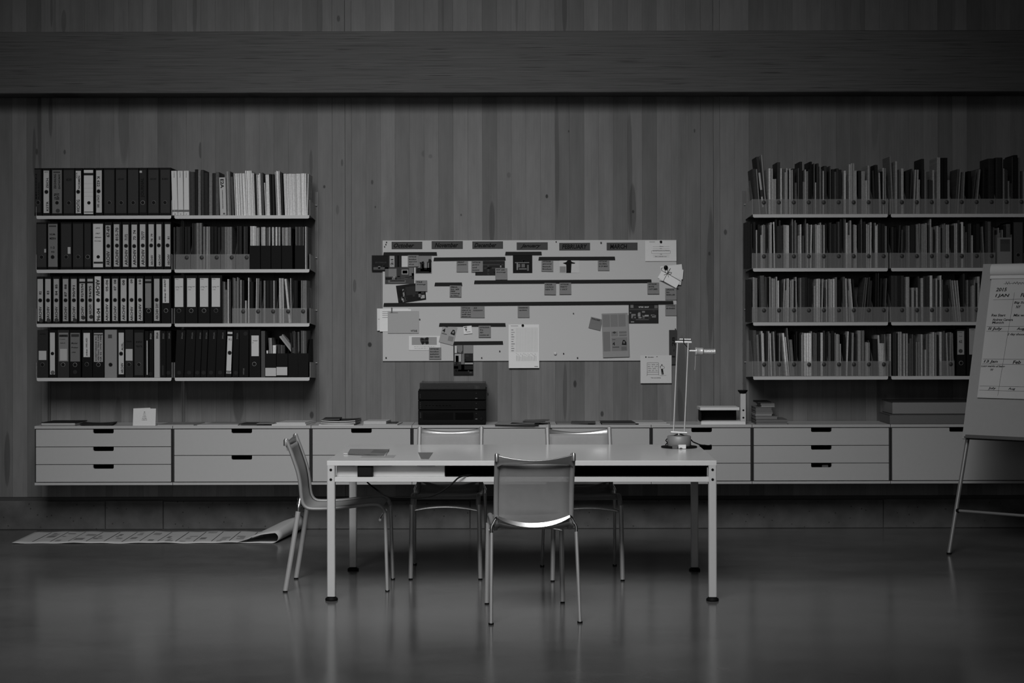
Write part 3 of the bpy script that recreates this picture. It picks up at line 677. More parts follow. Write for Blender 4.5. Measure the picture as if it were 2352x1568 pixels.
def ring_parts(parent, x, z, bright, y=0):
    q = MB(); q.lathe([(.0112, y-.0016), (.0112, y)], (x, 0, z), 20, 'y'); q.build('finger_hole', BLACK, parent)
    if bright:
        q = MB(); n = 24; vs = []; fs = []
        for k in range(n):
            th = 2*PI*k/n
            for r_, yy in ((.0116, y-.0018), (.0136, y-.0022), (.0141, y)): vs.append((x+r_*math.cos(th), yy, z+r_*math.sin(th)))
        for k in range(n):
            j = (k+1) % n
            for m_ in range(2): fs.append((k*3+m_, k*3+m_+1, j*3+m_+1, j*3+m_))
        q.add(vs, fs, 0, True); q.build('finger_ring', T(62 if bright == 1 else 95, .3), parent)
def binder(P, zrow, x0, x1, top, body, label, lab=None, hole=None, ring=0, texts=(), extras=(), lean=0, ink=24, group='lever arch binders on the left shelves', cat='binder', spot=None, name='lever_arch_binder'):
    """all in look-units: lab=(x0,x1,y0,y1,tone)"""
    PXf = lambda x, y: W(*P(x, y), YB)
    ax, bx = PXf(x0, top)[0], PXf(x1, top)[0]; zt_ = PXf(x0, top)[1]
    wd = bx-ax-.0012; ht = min(zt_-zrow-.0006, .335); xc = (ax+bx)/2
    org = (xc, zrow+.0006)
    o = link(name, binder_mesh(wd, ht, body), None, (xc, YB, org[1]), label=label, cat=cat, group=group)
    if lean: 
        o.rotation_euler = (0, lean, 0); o.location.z += abs(math.sin(lean))*wd/2
    lo = None
    def rect(r, nm, par, t=.0008, y=0):
        r = (r[0], r[1], r[2], r[3], r[4]+(12 if r[4] > 90 else 4))
        a = PXf(r[0], r[3]); c_ = PXf(r[1], r[2]); q = MB()
        q.box(a[0]-xc, c_[0]-xc, y-t, y, a[1]-org[1], c_[1]-org[1]); return q.build(nm, T(r[4]), par)
    if lab: lo = rect(lab, 'spine_label', o)
    for e in extras: rect(e, e[5] if len(e) > 5 else 'sticker', lo or o, .0004, -.0008 if lo else 0)
    if texts: lettering(lo or o, texts, PXf, -.00135, ink, org)
    if hole: a = PXf(*hole); ring_parts(o, a[0]-xc, a[1]-org[1], ring)
    if spot:
        a = PXf(spot[0], spot[1]); q = MB(); q.lathe([(.0135, -.0014), (.0135, 0)], (a[0]-xc, 0, a[1]-org[1]), 20, 'y'); q.build('round_sticker', T(spot[2]), o)
    return o
G1 = 'binders on the far left bay'
P = px_of(60, 360, 6.031)
tg = 'TITEL'
R = [  # x0,x1,body,label rect,hole,ring,texts,extras,spot,description
 (120,226,16,(122,208,152,745,32),(172,607),1,[('MESSEN',135,158,210,560,1),('PLANUNG',172,198,330,560,1)],[],None,'dark binder at the left end of the top shelf, dark worn spine label'),
 (232,346,14,(248,326,165,752,122),(288,460),1,[('KSTR',285,318,590,725,1),('ZEICH.',285,318,262,412,1),('LEITZ',262,312,180,192,0)],[],None,'black binder with narrow pale label hand-lettered KSTR ZEICH, top shelf'),
 (352,514,14,(369,502,160,757,72),(434,612),0,[('ZEICHNUNG',392,425,215,420,1),('ENTWÜRFE',450,482,215,420,1),('60-70',392,470,480,570,1)],[(385,478,180,196,38,'printed_band')],(445,722,44),'wide black binder with grey speckled label and a round grey sticker low down'),
 (518,682,14,(528,670,160,757,35),(598,614),1,[('ARCHIV',560,640,275,310,0)],[],None,'dark binder with plain dark grey label, between the speckled and a narrow-label binder'),
 (686,786,14,(694,766,170,757,132),(728,460),1,[('NORMEN',728,756,240,420,1),('KSTR',700,718,190,270,1),('WICHTIG',705,752,570,745,1)],[],None,'narrow black binder with pale label lettered lengthwise around a mid hole, top shelf'),
 (800,948,14,(807,936,160,768,138),(876,614),0,[('LEITZ',835,910,208,226,0)],[(807,936,200,234,24,'printed_band'),(811,938,735,746,44,'printed_line'),(812,930,348,351,105,'printed_line'),(812,930,410,413,105,'printed_line'),(812,930,465,468,105,'printed_line'),(812,930,520,523,105,'printed_line')],None,'black binder with the widest bright white label on the top shelf'),
 (965,1072,14,(977,1055,165,750,122),(1011,455),1,[('K 622',990,1030,250,390,3),('CHUT 581',988,1022,505,680,3)],[],None,'narrow black binder with label lettered K 622, top shelf'),
 (1080,1238,14,(1090,1228,160,757,34),(1158,614),1,[],[],None,'first of the plain dark-labelled binders right of the K 622 one'),
 (1243,1406,14,(1252,1396,160,757,37),(1323,614),1,[('ARCHIV',1275,1365,275,300,0)],[],None,'second of the plain dark-labelled binders right of the K 622 one'),
 (1410,1568,14,(1420,1562,160,757,36),(1489,614),1,[],[],None,'third of the plain dark-labelled binders right of the K 622 one'),
 (1572,1686,14,(1580,1668,160,752,28),(1622,614),2,[('JOURNAL',1595,1650,270,540,1)],[(1580,1612,172,200,120,'torn_paper')],None,'dark binder whose label is torn white at its top corner'),
 (1690,1850,14,(1700,1842,160,757,38),(1773,614),1,[('ARCHIV',1722,1815,275,300,0)],[],None,'second dark-labelled binder from the right end of the top shelf, far left bay'),
 (1853,2012,14,(1870,1998,160,757,35),(1930,614),1,[('BUERO',1890,1975,275,300,0)],[],None,'dark binder at the right end of the top shelf, next to bright white books')]
for r in R: binder(P, ZR[0], r[0], r[1], 131, r[2], r[9], r[3], r[4], r[5], r[6], r[7], 0, 22 if r[3][4] > 60 else 14, G1, spot=r[8])
for x in (2010,): pass
AR = lambda x0, x1, num, y0, y1, style='ARCHIV', ya=1260, yb=1480: [(style, x0, x1, ya, yb, 1), (num, x0+2, x1-2, y0, y1, 1)]
R = [
 (145,290,14,(152,283,905,1500,34),(217,1362),1,[],[(255,280,1250,1300,110,'torn_paper')],None,'dark binder at the left end of the second shelf, torn paper at its edge'),
 (300,445,14,(310,440,905,1498,74),(371,1362),1,[('NUM-',330,415,1035,1062,0),('MERN',330,415,1090,1120,0),('1-2',345,400,1215,1245,0),('93',350,395,1280,1305,0)],[(322,422,925,945,40,'printed_band')],None,'binder with mid grey label lettered NUM-MERN, second shelf'),
 (480,638,14,(490,628,905,1500,33),(557,1362),1,[],[(580,620,1225,1318,112,'torn_paper')],None,'dark binder with a white torn triangle beside its hole, second shelf'),
 (645,800,14,(655,793,905,1500,33),(723,1362),1,[],[],None,'dark binder right of the one with the torn triangle'),
 (804,908,14,(812,900,905,1500,30),(857,1362),2,[],[],None,'narrow dark binder left of the wide white label on second shelf'),
 (918,1084,14,(932,1068,905,1506,132),(1002,1362),0,[('LEITZ',970,1028,955,972,0),('1967',965,1030,1030,1048,0,.3),('Allgem.',950,1050,1085,1105,0,.3),('Korresp.',950,1045,1135,1153,0,.3)],[(938,1066,1430,1456,30,'printed_band')],None,'black binder with wide white handwritten label and dark lower band, second shelf'),
 (1088,1196,14,(1104,1176,925,1500,104),(1143,1212),1,AR(1115,1165,'67-69',940,1090,'ARCHIV',1285,1480),[],None,'shiny worn binder lettered ARCHIV 67-69, second shelf'),
 (1206,1326,14,(1218,1296,912,1498,112),(1262,1208),1,AR(1240,1285,'815-70',960,1140),[],None,'black binder lettered ARCHIV 815-70, second shelf'),
 (1332,1444,14,(1345,1421,918,1500,112),(1387,1212),1,AR(1370,1412,'71/72',1050,1135),[],None,'black binder lettered ARCHIV 71/72, second shelf'),
 (1450,1562,14,(1464,1540,918,1506,114),(1501,1216),1,AR(1485,1528,'73  74',995,1130),[],None,'black binder lettered ARCHIV 73 74, second shelf'),
 (1568,1682,14,(1579,1657,914,1500,118),(1620,1208),1,AR(1600,1645,'75/77',1010,1130),[],None,'black binder lettered ARCHIV 75/77, second shelf'),
 (1686,1792,14,(1700,1774,914,1498,116),(1736,1208),1,AR(1730,1762,'78  79',1045,1155,'ARCHIV',1340,1480),[],None,'black binder lettered ARCHIV 78 79, second shelf'),
 (1798,1908,14,(1808,1878,914,1498,116),(1843,1206),1,AR(1838,1868,'80',1080,1130,'ARCHIV',1330,1490),[],None,'black binder lettered ARCHIV 80, second shelf'),
 (1914,2014,14,(1928,2002,914,1498,112),(1964,1208),1,AR(1960,1995,'81',1085,1125,'ARCHIV',1330,1480),[],None,'black binder lettered ARCHIV 81 at the right end of the second shelf')]
for i_, r in enumerate(R): binder(P, ZR[1], r[0], r[1], 882, r[2], r[9] if 'ARCHIV' not in r[9] else r[9].replace(', second shelf', '').replace(' at the right end of the second shelf', '')+', %s from left on second shelf, far left bay' % ORD[i_], r[3], r[4], r[5], r[6], r[7], 0, 20 if r[3][4] > 60 else 14, G1, spot=r[8])
P = px_of(60, 610, 5.808)
def a3(x0, x1, l0, l1, num, n0, n1, hy=437, tone=112, sty='ARCHIV', ya=520, yb=700, spot=None, lab0=152, lab1=716, desc=None, extras=(), rot=1):
    m = (l0+l1)/2
    tx = [(sty, m-17, m+19, ya, yb, rot), (num, m-16, m+18, n0, n1, rot)]
    return (x0, x1, 14, (l0, l1, lab0, lab1, tone), (m, hy), 1, tx, list(extras), spot, desc or 'black binder lettered %s, third shelf, far left bay' % ('ARCHIV '+num.replace('  ', ' ')))
R = [a3(143,238,152,226,'82',315,360,spot=(200,705,50)), a3(243,342,256,330,'83',310,360,spot=(300,705,50)), a3(352,458,368,440,'84  85',225,370,tone=104,spot=(405,702,50)),
 a3(478,578,490,564,'87  88',225,390,tone=100), a3(584,688,600,676,'90/91',240,400,tone=106,spot=(650,705,45)), a3(694,800,712,788,'92/93/94',220,400,tone=112,extras=[(712,788,188,212,22,'printed_band')],spot=(762,670,45)),
 a3(804,906,818,892,'94/95',245,400,tone=108,ya=490,yb=630,extras=[(818,892,188,212,22,'printed_band')],spot=(868,660,40)),
 (908,1012,14,(915,1000,120,718,132),(962,437),1,[('ARCHIV',930,985,160,385,3),('96-04',940,990,545,715,1)],[],None,'binder with ARCHIV reading downward above 96-04, third shelf'),
 a3(1028,1124,1040,1116,'05-06',165,320,tone=122,ya=490,yb=715), a3(1136,1242,1150,1224,'07  08',165,310,tone=112,ya=515,yb=710), a3(1250,1352,1262,1340,'08',170,240,tone=118,ya=500,yb=705,desc='black binder lettered only ARCHIV 08, third shelf'),
 a3(1360,1460,1370,1446,'09',160,215,tone=120,ya=525,yb=715), a3(1470,1570,1482,1556,'10',165,225,tone=118,ya=490,yb=705),
 (1582,1682,14,(1590,1670,160,545,84),(1635,582),2,[],[(1590,1670,186,214,20,'printed_band')],None,'black binder with a blank grey label above a ringed hole, third shelf'),
 (1692,1796,14,(1708,1780,155,716,108),(1743,437),1,[('ARCHIV DIY',1728,1765,480,700,1)],[],None,'black binder lettered ARCHIV DIY, third shelf'),
 (1804,1932,14,(1822,1908,157,478,132),(1866,580),2,[('ordner 01-04/97',1840,1868,165,465,1)],[],None,'black binder with short white label ending the third shelf, far left bay')]
for i_, r in enumerate(R): binder(P, ZR[2], r[0], r[1], 120, r[2], r[9] if 'lettered' not in r[9] or 'ARCHIV' not in r[9] else r[9].split(', third')[0]+', %s from left on third shelf, far left bay' % ORD[i_], r[3], r[4], r[5], r[6], r[7], 0, 20 if r[3][4] > 60 else 14, G1, spot=r[8])
R = [
 (148,292,34,None,(215,1295),1,[('AKTEN',180,260,880,895,0)],[(166,268,1110,1232,120,'torn_label')],None,'dark grey binder with a white ragged label above its hole, bottom shelf left end'),
 (304,412,14,(316,382,868,1426,124),(349,1147),0,[],[],(352,1400,62),'narrow black binder with long white label and a round grey sticker, bottom shelf'),
 (416,572,36,(434,560,870,1252,84),(491,1295),2,[('LEITZ',460,535,900,920,0),('Projekt',442,520,952,964,0),('Serie A',455,520,1000,1015,0)],[(438,556,895,926,32,'printed_band'),(450,545,1085,1240,118,'white_label')],None,'dark grey binder with a white sheet stuck low on its label, bottom shelf'),
 (578,728,18,(588,716,872,1254,72),(650,1298),2,[('Muster',600,690,1000,1020,0,.3),('Proben',600,690,1058,1076,0,.3),('1990',605,660,1125,1140,0,.3)],[(600,705,890,925,36,'printed_band')],(650,1395,30),'dark binder with a stained grey label, bottom shelf'),
 (744,882,14,(763,850,873,1196,134),(807,1292),1,[('ordner 1995-ASD',795,818,940,1180,1)],[],None,'black binder with a plain white label over a ring, bottom shelf, fifth from left'),
 (886,1040,14,(902,1022,874,1260,100),(962,1297),2,[('SCHRIFTVERKEHR INC.',920,942,910,1250,1),('VERTRAG TEILE FUER',952,974,900,1250,1),('NR 02 1970-1980',984,1006,905,1250,1)],[(898,1020,892,904,30,'printed_band')],None,'black binder with three lines of capitals running up its label, bottom shelf'),
 (1044,1210,98,None,(1124,1298),1,[],[(1092,1144,896,946,48,'printed_square')],None,'the all light grey binder with a small dark square, bottom shelf'),
 (1214,1312,14,(1232,1302,872,1426,124),(1265,1152),1,[('AUSL.',1268,1296,1000,1110,1),('ARCHIV',1262,1296,1275,1410,1)],[],None,'narrow black binder lettered ARCHIV AUSL, bottom shelf'),
 (1318,1426,30,None,(1370,1297),1,[('Norm',1335,1405,975,1000,0)],[(1326,1418,1090,1246,118,'white_label')],None,'dark grey binder with a square white label low on its spine, bottom shelf'),
 (1434,1574,18,(1446,1560,872,1440,34),(1502,1298),1,[('INFO',1465,1545,985,1010,0),('TEXTE',1460,1548,1045,1068,0)],[],None,'dark binder faintly lettered INFO TEXTE, bottom shelf')]
for r in R: binder(P, ZR[3], r[0], r[1], 832, r[2], r[9], r[3], r[4], r[5], r[6], r[7], 0, 18 if (not r[3] or r[3][4] > 60) else 12, G1, spot=r[8])
def ring_binder(x0, x1, top, body, texts, label, ink=100, lean=0, spot=None, extras=(), g='narrow ring binders on the bottom shelf'):
    return binder(P, ZR[3], x0, x1, top, body, label, None, None, 0, texts, extras, lean, ink, g, spot=spot, name='ring_binder')
ring_binder(1582,1636,850,18,[],'thin black ring binder with a bright strip, bottom shelf far left bay',extras=[(1606,1618,980,1435,130,'paper_strip')])
ring_binder(1640,1702,848,16,[('VITSŒ',1650,1672,880,962,3)],'thin black ring binder with small white word, just left of the white one',spot=(1655,1425,26))
ring_binder(1706,1782,846,124,[('VITSŒ',1733,1762,868,955,3)],'the one thin white ring binder among black ones, bottom shelf',ink=16)
ring_binder(1792,1862,850,15,[('VITSŒ',1818,1840,880,958,3)],'thin black ring binder just right of the white ring binder',ink=70,extras=[(1808,1832,1310,1445,26,'dark_sticker')])
ring_binder(1866,1936,850,15,[('VITSŒ',1898,1918,875,955,3)],'thin black ring binder ending the bottom shelf of the far left bay',ink=74,spot=(1895,1410,28))

# second bay: binders of the third and bottom shelves
P = px_of(380, 610, 5.808); G2 = 'binders on the second bay'
for (x0, x1, l0, l1, hx, rg, nm) in ((108,262,125,240,180,1,'first'),(266,430,290,404,344,2,'second'),(436,594,461,572,515,2,'third'),(598,760,618,730,675,1,'fourth')):
    binder(P, ZR[2], x0, x1, 112, 14, 'black binder with tall clean white label, %s of four on the third shelf' % nm, (l0, l1, 150, 532, 134), (hx, 583), rg,
           [('VITSŒ', l0+8, l0+50, 160, 168, 0), ('Ordner 1970', l0+10, l1-12, 258, 268, 0), ('A - K' if rg == 1 else 'L - Z', l0+12, l0+62, 272, 280, 0), ('1995', l0+14, l0+52, 300, 308, 0)], [], 0, 22, G2)
def lean_b(x0, x1, sh, body, texts, label, spot=None, lab=None, hole=None, ink=66, extras=(), name='ring_binder'):
    lean = math.atan2(sh/5.808/347, .31)
    return binder(P, ZR[3], x0, x1, 842, body, label, lab, hole, 1, texts, extras, lean, ink, 'narrow black ring binders leaning on the bottom shelf', spot=spot, name=name)
G_ = [(118,240,28,'first'),(246,376,30,'second'),(382,462,26,'third'),(466,544,26,'fourth'),(550,660,26,'fifth'),(664,786,24,'sixth')]
for x0, x1, sh_, nm in G_:
    m = (x0+x1)/2
    lean_b(x0, x1, sh_, 15, [('VITSŒ', m+8, m+28, 872, 960, 3)], 'leaning black ring binder, small white word, %s from left, bottom shelf, second bay' % nm, spot=(m-2, 1412, 27))
lean_b(794,878,24,16,[('W 12',820,862,955,985,0),('LEITZ',815,860,1405,1420,0)],'leaning narrow binder with a long white label, bottom shelf, second bay',lab=(806,870,925,1388,130),hole=(842,1147),ink=30,
       extras=[(806,870,868,896,128,'white_label'),(806,872,1398,1426,110,'white_label')],name='lever_arch_binder')
lean_b(890,972,14,15,[('VITSŒ',935,955,880,965,3)],'leaning black ring binder just right of the long white label, bottom shelf',spot=(935,1415,27))
lean_b(978,1106,6,16,[('VITSŒ',1030,1050,1355,1440,1)],'upright black ring binder with its white word at the foot, bottom shelf',spot=(1062,893,27))
binder(P, ZR[3], 1116, 1268, 838, 14, 'black binder with clean white label over a ring, bottom shelf, second bay', (1145, 1244, 917, 1192, 134), (1182, 1297), 2, [('Versand', 1165, 1228, 980, 992, 0, .2), ('2', 1160, 1172, 1008, 1018, 0)], [], 0, 24, G2)
q = MB(); a, c_ = W(*P(1272, 1467), YB), W(*P(1328, 856), YB); wd = c_[0]-a[0]-.002
q.bbox(-wd/2, wd/2, 0, .004, 0, c_[1]-ZR[3]-.001, .001); q.box(-wd/2, -wd/2+.003, .004, .27, 0, c_[1]-ZR[3]-.001); q.box(wd/2-.003, wd/2, .004, .27, 0, c_[1]-ZR[3]-.001); q.box(-wd/2, wd/2, .267, .27, 0, c_[1]-ZR[3]-.001)
q.build('slip_case', T(58), None, ((a[0]+c_[0])/2, YB, ZR[3]+.0005), label='narrow mid grey card slip case beside the black card boxes', cat='slip case')
# black card magazine boxes
def cardbox(P, x0, x1, top, zrow, label, group, lab=None, sidetop=None):
    a, c_ = W(*P(x0, top), YB), W(*P(x1, top), YB); wd = c_[0]-a[0]-.001; h1 = a[1]-zrow-.0005; t = .002; h2 = h1+.09; d = .25; hw_ = wd/2
    q = MB(); q.bbox(-hw_, hw_, 0, t, 0, h1, .0006); q.box(-hw_, hw_, d-t, d, 0, h2); q.box(-hw_, hw_, t, d-t, 0, t)
    for sx in (-1, 1):
        xa = sx*hw_-(t if sx > 0 else 0); y_ = [(t, 0), (d-t, 0), (d-t, h2), (.10, h2), (t, h1)]
        q.add([(xa, y, z) for y, z in y_]+[(xa+t, y, z) for y, z in y_], [(0, 1, 2, 3, 4), (9, 8, 7, 6, 5)]+[(k, k+5, (k+1) % 5+5, (k+1) % 5) for k in range(5)])
    o = q.build('card_magazine_box', T(18), None, ((a[0]+c_[0])/2, YB, zrow+.0005), label=label, cat='magazine box', group=group)
    if lab:
        u, v = W(*P(lab[0], lab[3]), YB), W(*P(lab[1], lab[2]), YB); q = MB(); xc = (a[0]+c_[0])/2
        q.box(u[0]-xc, v[0]-xc, -.0008, 0, u[1]-zrow, v[1]-zrow); q.build('white_label', T(138), o)
    return o, (a[0]+c_[0])/2, wd, h1
for k, (x0, x1, lb) in enumerate(((1328,1476,(1330,1474,1350,1460)),(1480,1630,(1480,1622,1340,1449)),(1634,1772,None),(1776,1906,None))):
    cardbox(P, x0, x1, 1157, ZR[3], 'black card magazine box, %s of four on the bottom shelf%s' % (ORD[k], ', white label' if lb else ''), 'black card boxes on the bottom shelf', lb)
def inbox(P, items, zrow, z0, lab, grp, y0=.012):
    for k, (x0, x1, top, tn, dx) in enumerate(items):
        Y = YB+y0; xa, xb = W(*P(x0+dx, top), Y)[0], W(*P(x1+dx, top), Y)[0]; zt_ = W(*P(x0, top), Y)[1]
        ht = zt_-zrow-z0; tilt = -math.atan2(dx/5.9/345, ht)
        place_spine((xa+xb)/2, zrow+z0+abs(math.sin(tilt))*(xb-xa)/2, xb-xa, ht/max(.85, math.cos(tilt)), .2, Y+(k % 3)*.003, tn, tilt, lab % (ORD[k] if k < 20 else '', TN_[tn]), grp, '')
inbox(P, [(1346,1366,1118,7,4),(1372,1392,950,4,20),(1394,1412,952,5,18),(1430,1473,1048,7,0),(1492,1530,1040,2,0),(1533,1560,1045,3,0),(1563,1592,1048,2,0),(1664,1684,885,1,20),(1690,1705,865,2,26),(1712,1722,860,3,20),
        (1730,1740,870,2,22),(1758,1784,870,3,6),(1806,1824,855,3,2),(1828,1846,856,4,2),(1850,1868,858,3,0),(1871,1886,860,2,0)], ZR[3], .0028,
      '%s %s one from left standing in the black boxes, bottom shelf', 'booklets in the black boxes on the bottom shelf')
# the booklet lying slanted across the open boxes
a = W(*P(1530, 925), YB+.002); c_ = W(*P(1705, 1150), YB+.002)
dx, dz = c_[0]-a[0], c_[1]-a[1]; ln = math.hypot(dx, dz); th = math.atan2(dz, dx)
q = MB(); q.bbox(0, ln, 0, .11, -.0145, -.0045, .001); q.box(.004, ln-.001, .001, .108, -.0045, .0085, 1); q.bbox(0, ln, 0, .11, .0085, .0125, .001)
o = q.build('booklet', [T(112), T(96, .9)], None, (a[0], YB+.03, a[1]+.003), label='pale patterned booklet lying slanted across the black boxes', cat='booklet'); o.rotation_euler = (0, -th, 0)
# second shelf, second bay: solid black boxes filled with pale magazines
P = px_of(380, 360, 6.031)
for k, (x0, x1) in enumerate(((1166,1316),(1322,1462),(1468,1608),(1614,1762),(1796,1934))):
    cardbox(P, x0, x1, 1216, ZR[1], 'black card magazine box, %s of five on the second shelf' % ORD[k], 'black card boxes on the second shelf')
inbox(P, [(1180,1196,945,6,0),(1199,1213,945,6,0),(1216,1230,945,7,0),(1233,1246,945,6,0),(1249,1262,948,6,0),(1268,1288,968,5,0),(1290,1308,965,4,0),(1330,1342,958,5,0),(1345,1357,958,6,0),(1360,1372,958,6,0),(1375,1386,958,6,0),(1392,1412,985,2,0),(1416,1434,965,3,0),(1437,1454,960,5,0)],
      ZR[1], .0028, '%s %s one from left in the two leftmost black boxes, second shelf', 'magazines in the black boxes on the second shelf')
inbox(P, [(1482,1506,960,6,0),(1528,1554,960,6,0),(1570,1592,960,5,0),(1622,1634,965,5,0),(1640,1652,965,5,0),(1664,1676,965,6,0),(1682,1694,965,5,0),(1698,1708,965,5,0),(1720,1734,962,5,0),(1742,1752,975,1,0),(1804,1826,958,3,0),(1829,1850,958,2,0),(1853,1876,958,3,0),(1879,1900,955,2,0),(1904,1922,958,3,0)],
      ZR[1], .0028, '%s %s one from left in the three rightmost black boxes, second shelf', 'magazines in the black boxes on the second shelf')
inbox(P, [(1940,1954,955,6,0),(1957,1972,958,3,0)], ZR[1], .0005, '%s %s one from left, loose at the right end of second shelf', 'magazines loose at the end of the second shelf')
# lettering on the books of the top shelf
P = px_of(380, 360, 6.031)
def thick_book(x0, x1, top, tone, texts, label, bands=(), ink=16, lean=0):
    return binder(P, ZR[0], x0, x1, top, tone, label, None, None, 0, texts, bands, lean, ink, 'thick books on the top shelf, second bay', cat='book', name='thick_book')
for k_, (x0_, x1_, n_) in enumerate(((100,178,'leftmost'),(180,258,'middle'),(261,337,'rightmost'))):
    thick_book(x0_, x1_, 175, 150, [('catalog', x0_+34, x0_+46, 186, 270, 3), (('II','III','IV')[k_], x0_+28, x0_+46, 768, 782, 0)], 'thick white volume with a grey band, %s of three on the top shelf' % n_, [(x0_+3, x1_-2, 716, 745, 66, 'printed_band')], 60, lean=-(.022-.007*k_))
thick_book(762, 852, 270, 132, [('E2A', 780, 828, 292, 420, 3), ('architecture and studies', 800, 812, 445, 705, 3), ('II', 806, 832, 762, 782, 3)], 'thick white book with bold E2A on its spine, top shelf', lean=-.026)
# grey card case and two binders at the far right, partly behind the flip chart
P = px_of(2020, 340, 5.226)
a, c_ = W(*P(1414, 1096), YB), W(*P(1590, 1458), YB); wd = c_[0]-a[0]
q = MB(); h1 = a[1]-ZR[1]-.001; q.bbox(-wd/2, wd/2, 0, .003, 0, h1, .001); q.box(-wd/2, -wd/2+.003, .003, .24, 0, h1+.02); q.box(wd/2-.003, wd/2, .003, .24, 0, h1+.02)
o = q.build('card_file', T(88), None, ((a[0]+c_[0])/2, YB-.004, ZR[1]+.0005), label='grey card file with a dark square label, second shelf, far right bay', cat='card file')
u, v = W(*P(1450, 1265), YB), W(*P(1570, 1118), YB); xc = (a[0]+c_[0])/2
q = MB(); q.box(u[0]-xc, v[0]-xc, -.0008, 0, u[1]-ZR[1], v[1]-ZR[1]); lo = q.build('square_label', T(52), o)
q = MB()
for k in range(4):
    for qd in scrawl(u[0]-xc+.004, v[0]-xc-.004, v[1]-ZR[1]-.008-.006*k, .004, k, .0009): q.add([(x, -.0011, z) for x, z in qd], [(0, 1, 2, 3)])
q.build('handwriting', T(24), lo)
binder(P, ZR[1], 1604, 1730, 905, 18, 'dark binder at the right end of the second shelf, right shelves', (1614, 1722, 915, 1445, 44), (1667, 1306), 1, [], [], 0, 14, 'binders on the far right bay')
P = px_of(2020, 600, 5.226)
binder(P, ZR[3], 926, 1036, 835, 14, 'black binder with white label and round sticker, just left of the flip chart', (932, 1015, 858, 1140, 96), (977, 1241), 2, [('VITSŒ', 942, 988, 870, 878, 0), ('Tisch', 950, 990, 915, 925, 0), ('62', 955, 990, 965, 1000, 0)], [], 0, 30, 'binders on the far right bay', spot=(972, 1098, 48))
binder(P, ZR[3], 1048, 1190, 812, 14, 'black binder with white label mostly hidden by the flip chart', (1075, 1172, 828, 1140, 100), None, 0, [('VITSŒ', 1090, 1135, 838, 846, 0)], [], 0, 30, 'binders on the far right bay')
# picture box standing at the left end of the top right shelf
P = px_of(1700, 340, 5.227)
a, c_ = W(*P(180, 630), YB), W(*P(300, 95), YB)
q = MB(); wd, ht = .017, c_[1]-ZR[0]-.012; q.bbox(-wd/2, wd/2, 0, .2, 0, ht, .001); o = q.build('picture_box', T(40), None, (W(*P(293, 800), YB)[0], YB+.012, ZR[0]+.004), label='tall dark box file with a picture leaning at the top right shelf end', cat='box file')
o.rotation_euler = (0, -.11, 0)
q = MB(); q.box(-wd/2+.002, wd/2-.002, -.001, 0, ht*.42, ht*.72); q.box(-wd/2+.002, wd/2-.004, -.001, 0, ht*.12, ht*.30); q.build('printed_image', T(118), o)
q = MB(); q.bbox(0, .0055, 0, .2, 0, ht+.012, .001); o = q.build('display_panel', T(110), None, (W(*P(320, 800), YB)[0], YB+.008, ZR[0]+.003), label='pale thin panel leaning against the dark box file on the top right shelf', cat='panel'); o.rotation_euler = (0, -.085, 0)

